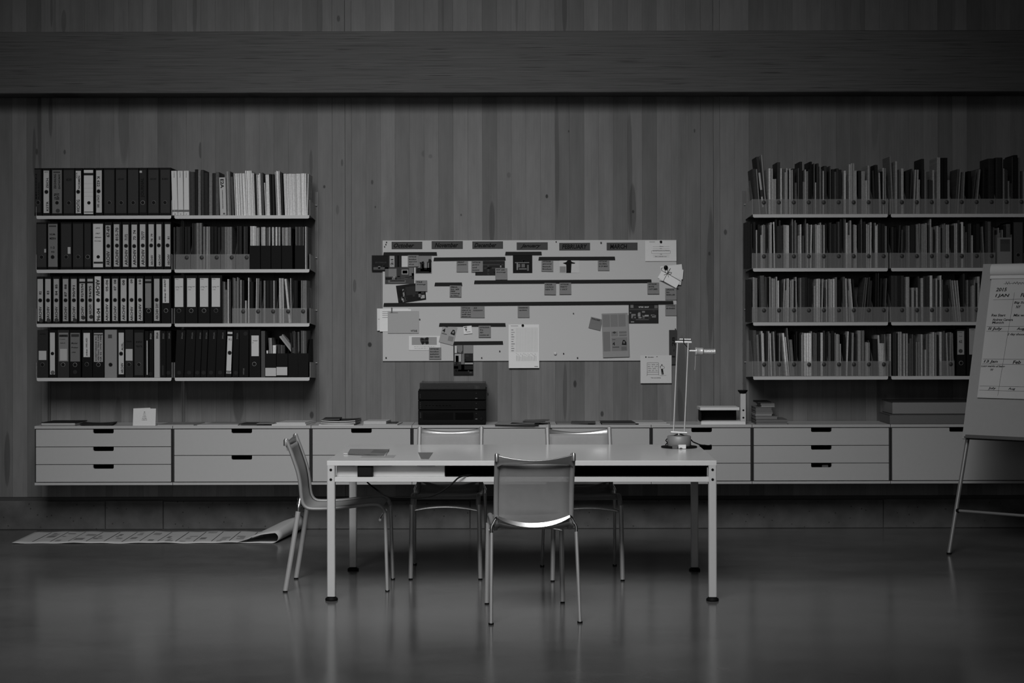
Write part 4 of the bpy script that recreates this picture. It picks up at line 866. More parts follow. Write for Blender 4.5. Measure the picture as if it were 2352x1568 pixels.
# ---------------------------------------------------------------- pin board and what is pinned to it
YBF = YW-.013
def rot2(px, py, c, ang):
    s_, k = math.sin(ang), math.cos(ang); dx, dy = px-c[0], py-c[1]
    return c[0]+dx*k-dy*s_, c[1]+dx*s_+dy*k
a, c_ = W(879, 828, YW), W(1554, 552.5, YW)
q = MB(); q.bbox(a[0], c_[0], YBF, YW-.0003, a[1], c_[1], .0015)
q.build('pin_board', mat('linen_board', A(144), .85, 0, .05, 400, .2, .1), label='long pale pin board on the timber wall, covered in notes and tape', cat='pin board')
class Sheet:
    def __init__(s, name, x0, y0, x1, y1, layer, tone, label, cat, group=None, ang=0, curl=.0, thick=.0006, quad=None):
        s.box = (x0, y0, x1, y1); s.c = ((x0+x1)/2, (y0+y1)/2); s.ang = math.radians(ang); s.Y = YBF-.0012*layer; s.curl = curl; s.quad = quad; s.pf = -(thick+.0005)
        s.org = W(*s.c, s.Y); q = MB(); n = 5 if curl else 2; rows = []
        for yy in (0, thick):
            for i in range(n):
                v = i/(n-1); rows.append([s.pt(x0+(x1-x0)*u, y0+(y1-y0)*v, yy-thick) for u in (0, 1)])
        fr, bk = rows[:n], rows[n:]
        q.grid(fr, 0, False); q.grid([list(reversed(r)) for r in bk], 0, False)
        for i in range(n-1):
            q.add([fr[i][0], fr[i+1][0], bk[i+1][0], bk[i][0]], [(0, 1, 2, 3)]); q.add([fr[i][1], bk[i][1], bk[i+1][1], fr[i+1][1]], [(0, 1, 2, 3)])
        q.add([fr[0][0], fr[0][1], bk[0][1], bk[0][0]], [(0, 1, 2, 3)]); q.add([fr[-1][0], bk[-1][0], bk[-1][1], fr[-1][1]], [(0, 1, 2, 3)])
        s.o = q.build(name, T(tone+(14 if tone >= 128 else 0), .7), None, (s.org[0], s.Y, s.org[1]), label=label, cat=cat, group=group)
        s.prints = {}
    def pt(s, px, py, yo):
        v = (py-s.box[1])/(s.box[3]-s.box[1])
        if s.quad:
            u = (px-s.box[0])/(s.box[2]-s.box[0]); Q = s.quad
            px, py = [(Q[0][i]*(1-u)+Q[1][i]*u)*(1-v)+(Q[3][i]*(1-u)+Q[2][i]*u)*v for i in (0, 1)]
        else: px, py = rot2(px, py, s.c, s.ang)
        x, z = W(px, py, s.Y); return (x-s.org[0], yo-s.curl*max(0, v)**2, z-s.org[1])
    def q(s, name, tone): return s.prints.setdefault((name, tone), MB())
    def rect(s, x0, y0, x1, y1, tone, name='printed_image', lift=0):
        m = s.q(name, tone); n = max(2, int((y1-y0)/8)+1) if s.curl else 2; y = s.pf-lift*.0002
        m.grid([[s.pt(x0, y0+(y1-y0)*i/(n-1), y), s.pt(x1, y0+(y1-y0)*i/(n-1), y)] for i in range(n)], 0, False)
    def poly(s, pts, tone, name='printed_image', lift=0):
        s.q(name, tone).add([s.pt(x, y, s.pf-lift*.0002) for x, y in reversed(pts)], [tuple(range(len(pts)))])
    def line(s, pts, wd, tone, name='printed_image'):
        for a, b_ in zip(pts, pts[1:]):
            d = math.hypot(b_[0]-a[0], b_[1]-a[1]) or 1; nx, ny = -(b_[1]-a[1])/d*wd/2, (b_[0]-a[0])/d*wd/2
            s.poly([(a[0]-nx, a[1]-ny), (b_[0]-nx, b_[1]-ny), (b_[0]+nx, b_[1]+ny), (a[0]+nx, a[1]+ny)], tone, name, 1)
    def text(s, t, x0, y0, x1, y1, tone=24, rot=0, shear=0, name='lettering'):
        vs, fs = fit_text(t, x0, x1, 0, y1-y0, rot, shear); s.q(name, tone).add([s.pt(x, y1-y, s.pf-.0003) for x, y in vs], fs)
    def scribble(s, x0, x1, y, h, seed, tone=26, wd=.8):
        for qd in scrawl(x0, x1, y, h, seed, wd): s.poly(list(reversed(qd)), tone, 'handwriting', 1)
    def done(s):
        for (nm, tone), m in s.prints.items(): m.build(nm, T(tone+(12 if tone >= 128 else 0), .7), s.o)
        return s.o
# month tapes
for t, x0, x1, y0, y1, tx0, tx1, sh_ in (('October',900,970.5,554,571,905,952,.35),('November',992,1063.6,553,571,999,1053,.35),('December',1085.5,1156,554,571,1090,1141,.35),
        ('January',1187.3,1258.7,556.5,574,1196,1243,.45),('FEBRUARY',1285,1355.8,558,575.5,1292,1349,.1),('MARCH',1394,1465,558,575.6,1402,1441,.1)):
    s = Sheet('tape_label', x0, y0, x1, y1, 1, 56, 'dark tape strip with %s written on it, top of the pin board' % t, 'label', 'month labels along the top of the pin board')
    s.text(t, tx0, y0+3.5, tx1, y1-3.5, 18, 0, sh_, 'handwriting'); s.done()
s = Sheet('tape_label', 1536.5, 759, 1554.5, 838, 2, 46, 'dark label with upright writing at the right edge of the pin board', 'label'); s.text('1 - 28', 1543, 775, 1550, 822, 20, 1, 0, 'handwriting'); s.done()
# black tape bars
for k, (x0, x1, y0, y1, dy, nm) in enumerate(((880.3,1004.5,578,586,0,'under the October label'),(996,1162,590.5,598.5,-.8,'under November and December'),(1160.5,1245,578,586,0,'under the January label'),(1237,1413.5,590,598,0,'under February and March'),
        (998,1062,648,656,0,'short one in the second row'),(1089,1497,643.5,651.5,-.8,'long one in the second row'),(880.5,1547,694.5,702.5,-2.4,'longest one, right across the board'),
        (1008,1161.5,741,749,.6,'above the newspaper cutting'),(1040.5,1155.5,783.5,791.5,-.6,'above the upright photograph'))):
    s = Sheet('tape_bar', x0, y0, x1, y1, 4 if k != 6 else 5, 28, 'strip of black tape on the pin board, '+nm, 'tape', 'black tape bars on the pin board',
              quad=[(x0+1.5, y0), (x1-1, y0+dy), (x1, y1+dy), (x0, y1)]); s.done()
# photographs
def photo(x0, y0, x1, y1, layer, tone, label, blobs, seed=0, n=0, rng=(20, 110), **k):
    s = Sheet('photograph', x0, y0, x1, y1, layer, tone, label, 'photograph', 'photographs on the pin board', **k)
    for b_ in blobs: s.rect(*b_)
    r = random.Random(seed)
    for i in range(n):
        w_ = r.uniform(.04, .16)*(x1-x0); h_ = r.uniform(.04, .14)*(y1-y0); x = r.uniform(x0+1, x1-w_-1); y = r.uniform(y0+(y1-y0)*.25, y1-h_-1)
        s.rect(x, y, x+w_, y+h_, r.choice(range(rng[0], rng[1], 10)), lift=2)
    return s
s = photo(854.5,585,893,622,1,26,'dark photograph overhanging the left edge of the pin board',[(858,612,884,618,60),(869,610,874,616,104),(862,600,890,603,40)],1,6,(20,50)); s.done()
s = photo(888,584,937,613,2,42,'photograph of a doorway with an upright white sign, left top of pin board',[(895.5,584,906.5,612,122),(888,584,893,613,22),(907,584,922,612,34),(914,584,916,612,52),(923,586.5,937,612,138)]); s.text('2:1',898,594,904,608,26,1); s.done()
s = photo(884.5,613,951.5,651,1,52,'photograph of a bright studio room, left side of the pin board',[(885,616,893,634,70),(893,616,911,634,92),(912,614,921,640,44),(923,618,938,629,112),(925,620,936,627,60),(940,614,950,632,78),(886,636,911,641,22),(903,634,908,640,112),(913,633,919,639,118),(892,642,932,648,76),(896,643,930,645,24),(946,626,951,640,26)],3,6); s.done()
s = photo(954.7,586,992,627,2,92,'photograph of people at a bright table, right of the top sticky note',[(956,614,990,626,24),(966,602,975,622,34),(970,604,973,616,120),(981,600,984,618,46),(986,596,991,624,26),(984,604,988,617,98),(975,618,988,622,118)],4,5,(20,70)); s.poly([(985,594),(990,594),(992,600),(989,604),(984,602)],22,lift=2); s.poly([(969,600),(974,599),(975,605),(970,606)],22,lift=2); s.done()
s = photo(909,650,979,692,2,26,'tilted dark photograph of a shelf wall, left side of pin board',[(914,662,922,678,20),(923,660,927,688,96),(918,678,926,690,110),(931,656,968,676,36),(961,672,968,684,88),(966,680,976,688,118),(968,672,975,678,52)],5,12,(20,60),quad=[(909.5,655),(976,647),(979,687),(915.5,696)]); s.done()
s = photo(1092,599,1160,632,2,30,'dark photograph of a long shelf, under December',[(1109,606,1157,609,50),(1112,614,1158,617,46),(1120,609,1124,630,50),(1149,607,1152,614,104)],6,10,(20,56)); s.done()
s = photo(1178.5,586,1223,627,1,20,'dark photograph of a lit shelf, under January',[(1183,602,1216,604,86),(1190,606,1206,614,72),(1187,604,1190,620,100),(1192,616,1210,619,78),(1196,606,1198,614,20),(1211,608,1215,622,70)],7,5,(20,60)); s.done()
s = photo(1285,598,1330.5,627,1,134,'pale photograph of a dark standing figure with arms spread, under February',[(1286,612,1300,626,104)])
s.poly([(1301,602),(1304,598.5),(1311,598),(1314,602),(1322,604),(1320,606),(1313,606),(1312,627),(1301,627),(1301,608),(1296,606),(1293,604.5)],18,lift=1); s.done()
s = photo(1444,698,1512.5,744,1,30,'dark photograph of a shop window with white sign, right side of pin board',[(1446,710,1512,713,52),(1448,699,1455,708,84),(1503,702,1511,709,70),(1450,722,1460,732,92),(1465,720,1471,728,104),(1476,724,1490,728,110),(1460,734,1490,736,60)],8,14,(30,110)); s.text('VITSŒ  SHOP',1466.5,704.5,1490.5,708,140); s.done()
s = photo(1041,792,1086.5,860,1,44,'upright photograph of a room with a large ceiling lamp, lower edge of pin board',[(1044,793,1049,810,132),(1064,792,1086,812,98),(1044,812,1060,830,122),(1046,816,1053,834,24),(1059,812,1066,848,78),(1066,811,1086,832,32),(1067,829,1086,838,116),(1042,836,1086,860,24),(1042,840,1052,846,116),(1046,848,1086,852,34)],9,6,(20,60)); s.poly([(1049,792),(1062,792),(1062,804),(1058,810),(1051,808)],84,lift=3); s.done()
# sticky notes
NOTES = [(937,585,962,611,5,0,['VITSOE','london','appoint','shop'],'on the October photographs'),(954.5,643,981.5,668,5,0,['TILE','drawings'],'on the tilted shelf photograph'),
 (1049,598,1075.5,624,2,0,['PRINT','posters'],'under November, alone'),(1083,598.5,1109.5,624,5,0,['VITSOE','print','und','kommt'],'left of the dark December photograph'),
 (1138,615.6,1165.5,642,5,0,['NY set','drawings'],'on the lower corner of the December photograph'),(1033,655,1060,681,5,1,['EMAIL','to all','new','catalog','in Nov'],'hanging from the short tape bar'),
 (1244,597,1271,623.5,2,1,['VITSOE','general','launch','Brochure'],'left of the figure photograph'),(1373.5,597,1400,622,2,0,['VITSOE','GLOBAL','8 OF MAR'],'at the end of the February tape bar'),
 (1250.5,650,1277,676.6,5,1,['ORDER','LAUNCH','NEW TT'],'second row, left of two side by side'),(1285,649.6,1312,676,5,0,['VITSOE','PARTY','1 OCT'],'second row, right of two side by side'),
 (1487,650,1514,676,5,0,['VITSOE','SITE','CUSTOMER'],'at the right end of the second-row tape bar'),(1528,663,1554,690,2,0,['UPDATE','to','RESELLER'],'just under the bundle of cards'),
 (1528,700,1554,726,2,0,['CITYWIDE','BUSINESS'],'right edge, below the longest tape bar'),(1058,703,1085,728.5,2,1,['VITSOE','stand is','set up and','will be','shown on'],'left of a touching pair, third row'),
 (1085,703,1113,729,2,0,['22','ROADSHOW'],'right of a touching pair, third row'),(1189,703,1216,729,2,0,['HANDBOOK','update'],'third row, alone above the big chart'),
 (1099,747.7,1127,774,5,0,['CATALOGUE','To','AD','London ed.'],'right of the small white calendar slip'),(985,797,1013,824,3,0,['VITSOE','london','autumn','last issue'],'on the corner of the postcard'),
 (1354,731,1382,757,1,14,['FOLDER'],'tilted, tucked behind the newspaper page')]
for x0, y0, x1, y1, ly, an, tx, nm in NOTES:
    s = Sheet('sticky_note', x0, y0, x1, y1, ly, 92 if ly != 1 else 84, 'grey sticky note with handwriting, '+nm, 'sticky note', 'sticky notes on the pin board', ang=an, curl=.005)
    for k, t in enumerate(tx):
        wl = min(.9, .12*len(t)+.1)*(x1-x0-4); s.text(t, x0+2.5, y0+2+k*(4.9 if len(tx) > 4 else 5.8), x0+2.5+wl, y0+5.3+k*(4.9 if len(tx) > 4 else 5.8), 16, 0, .1, 'handwriting')
    s.done()
# papers
s = Sheet('paper_sheet', 866, 707, 938, 758, 1, 150, 'white sheet at the back of the clipped bunch, left edge of pin board', 'paper'); s.rect(868,731,872,732,90); s.done()
s = Sheet('paper_sheet', 872.5, 709, 944, 760, 2, 158, 'white printed sheet in the middle of the clipped bunch', 'paper')
for y in (714,718,722,727): s.rect(878,y,891,y+1,92,'printed_lines')
s.done()
s = Sheet('card', 890.5, 713, 962, 764, 4, 124, 'large pale grey card in front of the clipped bunch, dark word at its corner', 'card', thick=.0015); s.text('VITSŒ',943,756.5,958,761,28); s.done()
a, c_ = W(894.5, 717.5, YBF-.006), W(914, 705, YBF-.006); q = MB()
q.box(0, c_[0]-a[0], -.002, 0, 0, .003); q.box(.012, .020, -.003, -.0005, .002, c_[1]-a[1]); q.build('bulldog_clip', T(60, .3), None, (a[0], YBF-.0055, a[1]), label='small metal clip holding the bunch of sheets on the pin board', cat='clip')
s = Sheet('postcard', 939, 770.5, 1010.5, 803, 2, 150, 'white postcard with a dark patterned square in a grey strip', 'postcard', thick=.0012)
s.rect(945.5,773,1003,791,112); s.poly([(964.5,776),(968,774.5),(975,776),(981,773),(985,775),(984,781),(985,788),(980,790),(975,787),(970,791),(967,787),(965,782)],50,lift=1)
for p in ((967,776,973,780),(976,775,983,780),(968,783,974,789),(977,783,984,789)): s.rect(*p,22,'printed_image',2)
s.scribble(951,1000,795,1.8,41,90,.4); s.scribble(951,982,799,1.8,42,90,.4); s.done()
s = Sheet('newspaper_cutting', 1012, 747, 1046, 789, 2, 116, 'tilted newspaper cutting with a small portrait and a large 4', 'newspaper cutting', ang=14, curl=.004)
s.text('4',1014,756,1020.5,765,24); s.rect(1016,750,1024,752,44); s.rect(1014,767,1026,769,60); s.poly([(1034,761),(1037,754),(1041,754),(1044,760),(1044,766),(1034,765)],26); s.rect(1037,757,1041,762,98,lift=1); s.rect(1031,770,1043,781,92); s.done()
s = Sheet('calendar_slip', 1064.5, 748, 1084, 766, 6, 152, 'small white calendar slip with a 9, under a tape bar', 'paper slip', ang=-5); s.text('9',1068,753,1072.5,760,26); s.rect(1066,749.5,1073,751.5,30); s.rect(1071,761,1080,762,70); s.done()
s = Sheet('wall_chart', 1168, 745, 1238, 845, 2, 152, 'large white chart with a handwritten grid, hanging below the pin board', 'chart', curl=.006)
for i in range(15): s.line([(1186+i*3.4, 753), (1186+i*3.4, 808)], .35, 112, 'printed_grid')
for i in range(18): s.line([(1172, 753+i*3.2), (1235, 753+i*3.2)], .3, 116, 'printed_grid')
s.rect(1173,748,1190,749,80)
for i in range(10): s.rect(1174, 757+i*5.3, 1174+(5, 8, 5, 7, 6)[i % 5], 758.2+i*5.3, 62, 'printed_lines')
for i in range(14): s.scribble(1185+i*3.3, 1187.5+i*3.3, 812+(i*7 % 5), 5, i, 60, .4); s.line([(1186+i*3.4, 816+(i*5 % 4)), (1186.5+i*3.4, 829)], .6, 74, 'handwriting')
s.rect(1227,841,1235,842.2,60); s.done()
s = Sheet('newspaper_page', 1383, 720, 1443, 821, 3, 106, 'folded newspaper page in columns with a large 4, right side of the pin board', 'newspaper', ang=-1.5, curl=.006)
for x in (1385,1403,1421): s.rect(x,723,x+16.5,751,88,'printed_columns')
s.rect(1385,762,1401,807,84,'printed_columns'); s.rect(1404,762,1419,773,86,'printed_columns'); s.rect(1422,762,1439,767,82,'printed_columns'); s.rect(1422,769,1439,773,82,'printed_columns')
s.rect(1404,776,1440,807,88,'printed_columns'); s.text('4',1406,786,1411.5,794,22); s.poly([(1427,793),(1430,782),(1434,782),(1438,788),(1438,794)],24,lift=1); s.rect(1431,785,1434,790,88,'printed_image',2)
s.poly([(1406,764),(1411,761.5),(1416,764),(1411,767)],48,lift=1); s.rect(1406,797,1421,799,54,lift=1); s.rect(1426,797,1438,806,74,lift=1); s.rect(1406,780,1413,781.2,44,lift=1); s.done()
s = Sheet('folded_page_edge', 1384, 725, 1445, 822, 2, 96, 'lower layer of the folded newspaper page showing at its right edge', 'newspaper', ang=-1.5); s.done()
s = Sheet('cartoon_print', 1470.5, 817, 1542, 881, 3, 140, 'white cartoon print of a man looking at a shelf, right bottom corner of board', 'print', thick=.0012)
s.line([(1486,834),(1512,834),(1512,861),(1486,861),(1486,834)],.7,60); s.line([(1486,855.5),(1512,855.5)],.7,60); s.line([(1486,861),(1485,864)],.8,60); s.line([(1512,861),(1513,863)],.8,60)
for i in range(4): s.scribble(1487.5,1511,838+i*4.6,3.2,60+i,66,.5)
s.poly([(1517.5,848),(1519.5,848),(1521.5,861.5),(1519.5,862)],24); s.poly([(1519,848),(1522,848),(1524,861),(1522,861.5)],24); s.line([(1516,846),(1515.5,842),(1519.5,841),(1524.5,843),(1526,846),(1522,848)],.7,50); s.line([(1517,842),(1516.5,848)],.6,50); s.poly([(1518,837.5),(1521,837.5),(1521.3,841),(1518.3,841)],70)
s.line([(1515,864),(1530,863.2)],.5,70); s.text('vitsoeism',1487,820,1501,822.3,40); s.rect(1481.5,819.5,1484.5,822.5,40); s.rect(1507,819.5,1510,821,60); s.text('Take one shelving',1494,867.5,1517,870,50); s.done()
s = Sheet('printed_form', 1482.5, 554, 1554, 601, 1, 146, 'white form with a boxed line, pinned at the right top corner of the board', 'paper', curl=.005)
for k, (x0, x1, y) in enumerate(((1500,1538,567.5),(1500,1538,572.5),(1500,1538,586.5),(1500,1538,591))): s.rect(x0,y,x1,y+.5,104,'printed_lines')
s.line([(1497,577),(1540,577),(1540,583),(1497,583),(1497,577)],.5,70,'printed_lines'); s.text('SCHRIFTLICHE AUFTRAG',1500,576,1538,578.2,64); s.text('Vitsoe',1515,566,1524,568.2,70); s.text('Form',1516,571,1521,573,70); s.text('Total',1516,584,1521,586,70); s.text('Bitte auffuellen hier',1505,589.3,1532,591.5,66); s.rect(1492,556,1505,557,84); s.done()
# bundle of cards tied with dark string
CB = [((1517,613),(1566,608),(1568.5,628),(1520,634),148,2),((1520,612),(1570,621),(1568,643),(1517,636),146,3),((1516,630),(1566,642),(1564,656),(1514,646),140,4),((1514,645),(1530,648),(1560,662),(1552,664),60,4),
      ((1521,622),(1562.5,647),(1553,663),(1510.5,639),156,6)]
q = MB(); og = W(1540, 636, YBF); root = None
for k, (p1, p2, p3, p4, tn, ly) in enumerate(CB):
    q = MB(); vs = []
    for yy in (0, .0009):
        for p in (p1, p2, p3, p4): x, z = W(*p, YBF); vs.append((x-og[0], yy-.0012*ly, z-og[1]))
    q.add(vs, [(3, 2, 1, 0), (4, 5, 6, 7), (0, 1, 5, 4), (1, 2, 6, 5), (2, 3, 7, 6), (3, 0, 4, 7)])
    if root is None:
        root = q.build('card_bundle', T(tn+(22 if tn > 100 else 0)), None, (og[0], YBF, og[1]), label='fanned bundle of white cards tied with dark string, right edge of the pin board', cat='cards')
    else: q.build('card', T(tn+(22 if tn > 100 else 0)), root)
def strg(pts, r_, y):
    q = MB(); q.tube([(W(x, z, YBF)[0]-og[0], y, W(x, z, YBF)[1]-og[1]) for x, z in pts], (r_, r_), 6, (0, 1, 0)); return q
for pts in ([(1520,622.5),(1532,629),(1548,638),(1563,647)],[(1540,617),(1533,629),(1528,638),(1523,648)],[(1533,630),(1528,626),(1527.5,621),(1530,618)],[(1533,629),(1534,623),(1531,618)],
            [(1533,629.5),(1538,626),(1543,627),(1541,630.5),(1535,631)],[(1533,630),(1529,631),(1525,633)],[(1533,630),(1535,635),(1536,638)],[(1520,623),(1519,619),(1521.5,615)]):
    strg(pts, .0013, -.0092).build('string', T(34), root)
# pins
def pin(px, py, r_, tone, label, y=YBF):
    x, z = W(px, py, y); q = MB(); q.lathe([(.0006, 0), (.0006, -.004), (r_*.6, -.004), (r_, -.006), (r_, -.008), (r_*.7, -.0105), (.0005, -.011)], (0, 0, 0), 14, 'y')
    q.build('push_pin', T(tone, .35), None, (x, y, z), label=label, cat='pin', group='push pins on and around the pin board')
pin(1518.5,556.5,.0085,14,'black pin at the top of the boxed form',YBF-.0018); pin(1529.5,615.5,.0145,12,'large black round pin holding the bundle of cards',YBF-.0085); pin(1200.5,747,.0085,14,'black pin at the top of the big handwritten chart',YBF-.003)
for px, py, r_, tn, nm in ((888.5,555,.004,40,'top left corner, uppermost of three'),(887,560,.004,50,'top left corner, middle of three'),(884,565,.004,60,'top left corner, lowest of three'),(1278,555.5,.004,44,'between January and February labels'),
        (1381,558,.006,60,'between February and March labels'),(886.5,820,.005,50,'left bottom corner of the board'),(1106,821,.0045,50,'bottom edge, right of the upright photograph'),(1147.5,806,.005,60,'left of the big chart'),
        (1294,812,.0045,50,'right of the big white pin'),(1326,822,.005,48,'bottom edge of the board, right of centre'),(1317,720,.004,50,'in the empty middle of the board'),(964,732,.005,70,'right of the large grey card'),(1551,757,.0045,54,'right edge above the upright label')):
    pin(px, py, r_, tn, 'small grey pin, '+nm)
pin(1275,812,.0105,150,'big white round pin on the empty lower part of the board')

# ---------------------------------------------------------------- things on the cabinet tops
ZT = ZCT
def X_(px, Y, py=975): return W(px, py, Y)[0]
def flat(name, px0, px1, y0, dep, z, h, tone, label, cat, group=None, rz=0, cover=None, shear=0, warp=0, pages=True):
    """a book or magazine lying down; y0 is how far behind the cabinet front its near edge lies"""
    Y = YC+y0; xa, xb = X_(px0, Y), X_(px1, Y); wd = xb-xa; q = MB(); ct = min(.0018, h*.18) if h < .012 else .0022
    hw_ = wd/2; m = .003 if h > .012 else .0008
    def slab(x0, x1, ya, yb, z0, z1, mi):
        n = 5; top = []; bot = []
        for i in range(n):
            u = i/(n-1); zz = warp*(2*u-1)**2
            top.append([(x0+(x1-x0)*u, ya, z1+zz), (x0+(x1-x0)*u+shear, yb, z1+zz)]); bot.append([(x0+(x1-x0)*u, ya, z0+zz), (x0+(x1-x0)*u+shear, yb, z0+zz)])
        for i in range(n-1):
            (a1, a2), (b1, b2) = top[i], top[i+1]; (c1, c2), (d1, d2) = bot[i], bot[i+1]
            q.add([a1, b1, b2, a2, c1, d1, d2, c2], [(0, 1, 2, 3), (7, 6, 5, 4), (4, 5, 1, 0), (6, 7, 3, 2)]+([(7, 4, 0, 3)] if i == 0 else [])+([(5, 6, 2, 1)] if i == n-2 else []), mi)
    slab(-hw_, hw_, 0, dep, 0, ct, 0); slab(-hw_+m, hw_-m, m, dep-m, ct, h-ct, 1); slab(-hw_, hw_, 0, dep, h-ct, h, 0)
    return q.build(name, [T(cover if cover is not None else tone, .45), T(tone, .8)], None, ((xa+xb)/2, Y, z), rz, label=label, cat=cat, group=group)
GT = 'reading matter lying on the cabinet tops'
flat('book', 93,172,.03,.24,ZT,.021,120,'black-covered book with white page edges, left end of the cabinets','book',GT,cover=16,shear=.02)
flat('magazine', 182,258,.03,.2,ZT+.0006,.007,34,'dark magazine between the black book and the folded card','magazine',GT,.1,cover=24,warp=.006)
q = MB(); a = W(304, 973, YC+.02); c_ = W(356, 935, YC+.02); wd = c_[0]-a[0]; hh = c_[1]-ZT-.0006
q.add([(0,0,0),(wd,0,0),(wd,.018,hh),(0,.018,hh),(0,.0008,0),(wd,.0008,0),(wd,.0188,hh),(0,.0188,hh)], [(0,1,2,3),(7,6,5,4),(0,4,5,1),(1,5,6,2),(2,6,7,3),(3,7,4,0)])
q.add([(0,.036,0),(wd,.036,0),(wd*.74,.0192,hh+.006),(0,.0192,hh+.001),(0,.0368,0),(wd,.0368,0),(wd*.74,.02,hh+.006),(0,.02,hh+.001)], [(0,1,2,3),(7,6,5,4),(0,4,5,1),(1,5,6,2),(2,6,7,3),(3,7,4,0)])
card = q.build('folded_card', T(152), None, (a[0], YC+.02, ZT+.0004), label='white folded card printed with a small tree of letters, on the far left cabinet', cat='card')
q = MB()
for i, t in enumerate(('I','HO','TAU','NNEN','BAUMB','AUMBAUM')):
    w_ = .0045+.0054*i; z = hh*(.78-.092*i); vs, fs = fit_text(t, wd/2-w_/1.0*.5-.002, wd/2+w_*.5+.002, 0, .0038); yb = .018*z/hh
    q.add([(x, .018*(z+y)/hh-.0006, z+y) for x, y in vs], fs)
q.build('lettering', T(24), card)
flat('magazine', 360,444,.03,.24,ZT,.006,136,'thin magazine with a dark cover beside the folded card','magazine',GT,cover=88,shear=.03)
flat('magazine', 452,545,.02,.22,ZT,.005,140,'pale magazine, lower left of the overlapping group on the second cabinet','magazine',GT,cover=124,shear=.03)
flat('magazine', 470,548,.05,.2,ZT+.0056,.004,120,'grey magazine lying across the pale one on the second cabinet','magazine',GT,-.12,cover=92)
flat('magazine', 552,606,.03,.19,ZT+.0002,.009,44,'dark magazine in the middle of the second cabinet','magazine',GT,-.05,cover=34)
flat('magazine', 588,626,.012,.14,ZT+.0094,.003,120,'small grey leaflet on the dark magazine','magazine',GT,cover=84)
flat('book', 623,702,.015,.26,ZT,.0095,150,'lower of the two white books at the right end of the second cabinet','book',GT,cover=140,shear=.035)
flat('book', 634,700,.04,.21,ZT+.0098,.0085,150,'upper of the two white books at the right end of the second cabinet','book',GT,cover=138,shear=.035)
g = 'curved stack of black covered books on the narrow cabinet'
flat('book', 731,812,.02,.24,ZT,.006,150,'thin white book at the bottom of the black-covered stack','book',g,cover=150,shear=.02)
flat('book', 735,816,.025,.22,ZT+.0063,.013,146,'thick white-edged book, second from bottom of the black-covered stack','book',g,cover=60,shear=.02,warp=.004)
flat('book', 737,815,.03,.22,ZT+.0196,.010,140,'black-covered book, third from bottom of its curved stack','book',g,cover=16,shear=.02,warp=.005)
flat('book', 740,779,.035,.19,ZT+.035,.006,90,'small black book on top of the curved stack','book',g,.12,cover=16,shear=.02)
g = 'stack of small pale books on the narrow cabinet'
flat('book', 833,912,.015,.22,ZT,.007,128,'wide thin pale book at the bottom of the small stack','book',g,cover=124,shear=.02)
flat('book', 834,886,.03,.17,ZT+.0073,.009,142,'middle one of the three small pale stacked books','book',g,cover=128,shear=.02)
flat('book', 834,886,.03,.17,ZT+.0166,.009,146,'topmost of the three small pale stacked books','book',g,cover=136,shear=.02)
flat('magazine', 889,908,.05,.15,ZT+.0073,.004,70,'small dark booklet lying right of the pale stack','magazine',GT,cover=40,shear=.01)
# stereo
YH = YC+.035
def unit(name, y0, y1, label, deco):
    a, c_ = W(959.5, y1, YH), W(1114.5, y0, YH); wd, hh = c_[0]-a[0], c_[1]-a[1]; q = MB()
    q.bbox(0, wd, 0, .29, .004, hh-.001, .003); o = q.build(name, mat('dark_casing', .006, .5, 0, .1, 12, .06), None, (a[0], YH, a[1]), label=label, cat='stereo unit', group='stack of black stereo units')
    q = MB()
    for fx in (.03, wd-.03):
        for fy in (.03, .25): q.lathe([(.012, 0), (.012, .0045)], (fx, fy, 0), 12)
    q.build('foot', BLACK, o)
    deco(o, wd, hh); return o, a
def strip(o, nm, x0, x1, z0, z1, tone, y=-.0009, rough=.3): q = MB(); q.box(x0, x1, y, .001, z0, z1); q.build(nm, T(tone, rough), o)
def d1(o, w_, h):
    strip(o, 'button', w_*.847, w_*.877, h*.20, h*.25, 96); strip(o, 'indicator', w_*.855, w_*.868, h*.72, h*.77, 50); strip(o, 'trim_line', .004, w_-.004, h*.93, h*.95, 26)
    for k in range(3): strip(o, 'small_button', .012, .016, h*(.3+.15*k), h*(.34+.15*k), 60)
def d2(o, w_, h):
    strip(o, 'display', w_*.1, w_*.56, h*.3, h*.8, 14, rough=.1); strip(o, 'display', w_*.58, w_*.8, h*.3, h*.8, 16, rough=.1); strip(o, 'button', w_*.847, w_*.877, h*.10, h*.17, 84); strip(o, 'indicator', w_*.855, w_*.868, h*.68, h*.74, 46)
    for k in range(8): strip(o, 'small_button', w_*(.11+.05*k), w_*(.135+.05*k), h*.45, h*.50, 34)
    for k in range(4): strip(o, 'small_button', .012, .017, h*(.2+.18*k), h*(.25+.18*k), 56)
def d3(o, w_, h):
    strip(o, 'display', w_*.07, w_*.52, h*.35, h*.85, 13, rough=.1); strip(o, 'cassette_window', w_*.55, w_*.82, h*.35, h*.84, 10, rough=.08); strip(o, 'button', w_*.847, w_*.877, h*.38, h*.42, 90); strip(o, 'indicator', w_*.855, w_*.868, h*.76, h*.80, 46)
    q = MB(); q.lathe([(.011, -.006), (.012, 0)], (w_*.935, 0, h*.43), 20, 'y'); q.build('knob', BLACK, o); strip(o, 'trim_line', .006, w_-.006, h*.27, h*.285, 30)
    for k in range(4): strip(o, 'small_button', .012, .019, h*(.5+.1*k), h*(.53+.1*k), 60)
ZB3 = ZT
a3_, c3_ = W(960, 941, YH), W(960, 919, YH)
unit('stereo_unit', 941.5, W(960, 0, YH) and (CH-ZT)*S(YH)+PY+ROLL*(1037-PX)-.2, 'bottom, tallest black stereo unit with cassette window', d3)
unit('stereo_unit', 919, 941.3, 'middle black stereo unit of three under the turntable', d2)
unit('stereo_unit', 896.5, 918.8, 'upper black stereo unit, directly under the turntable', d1)
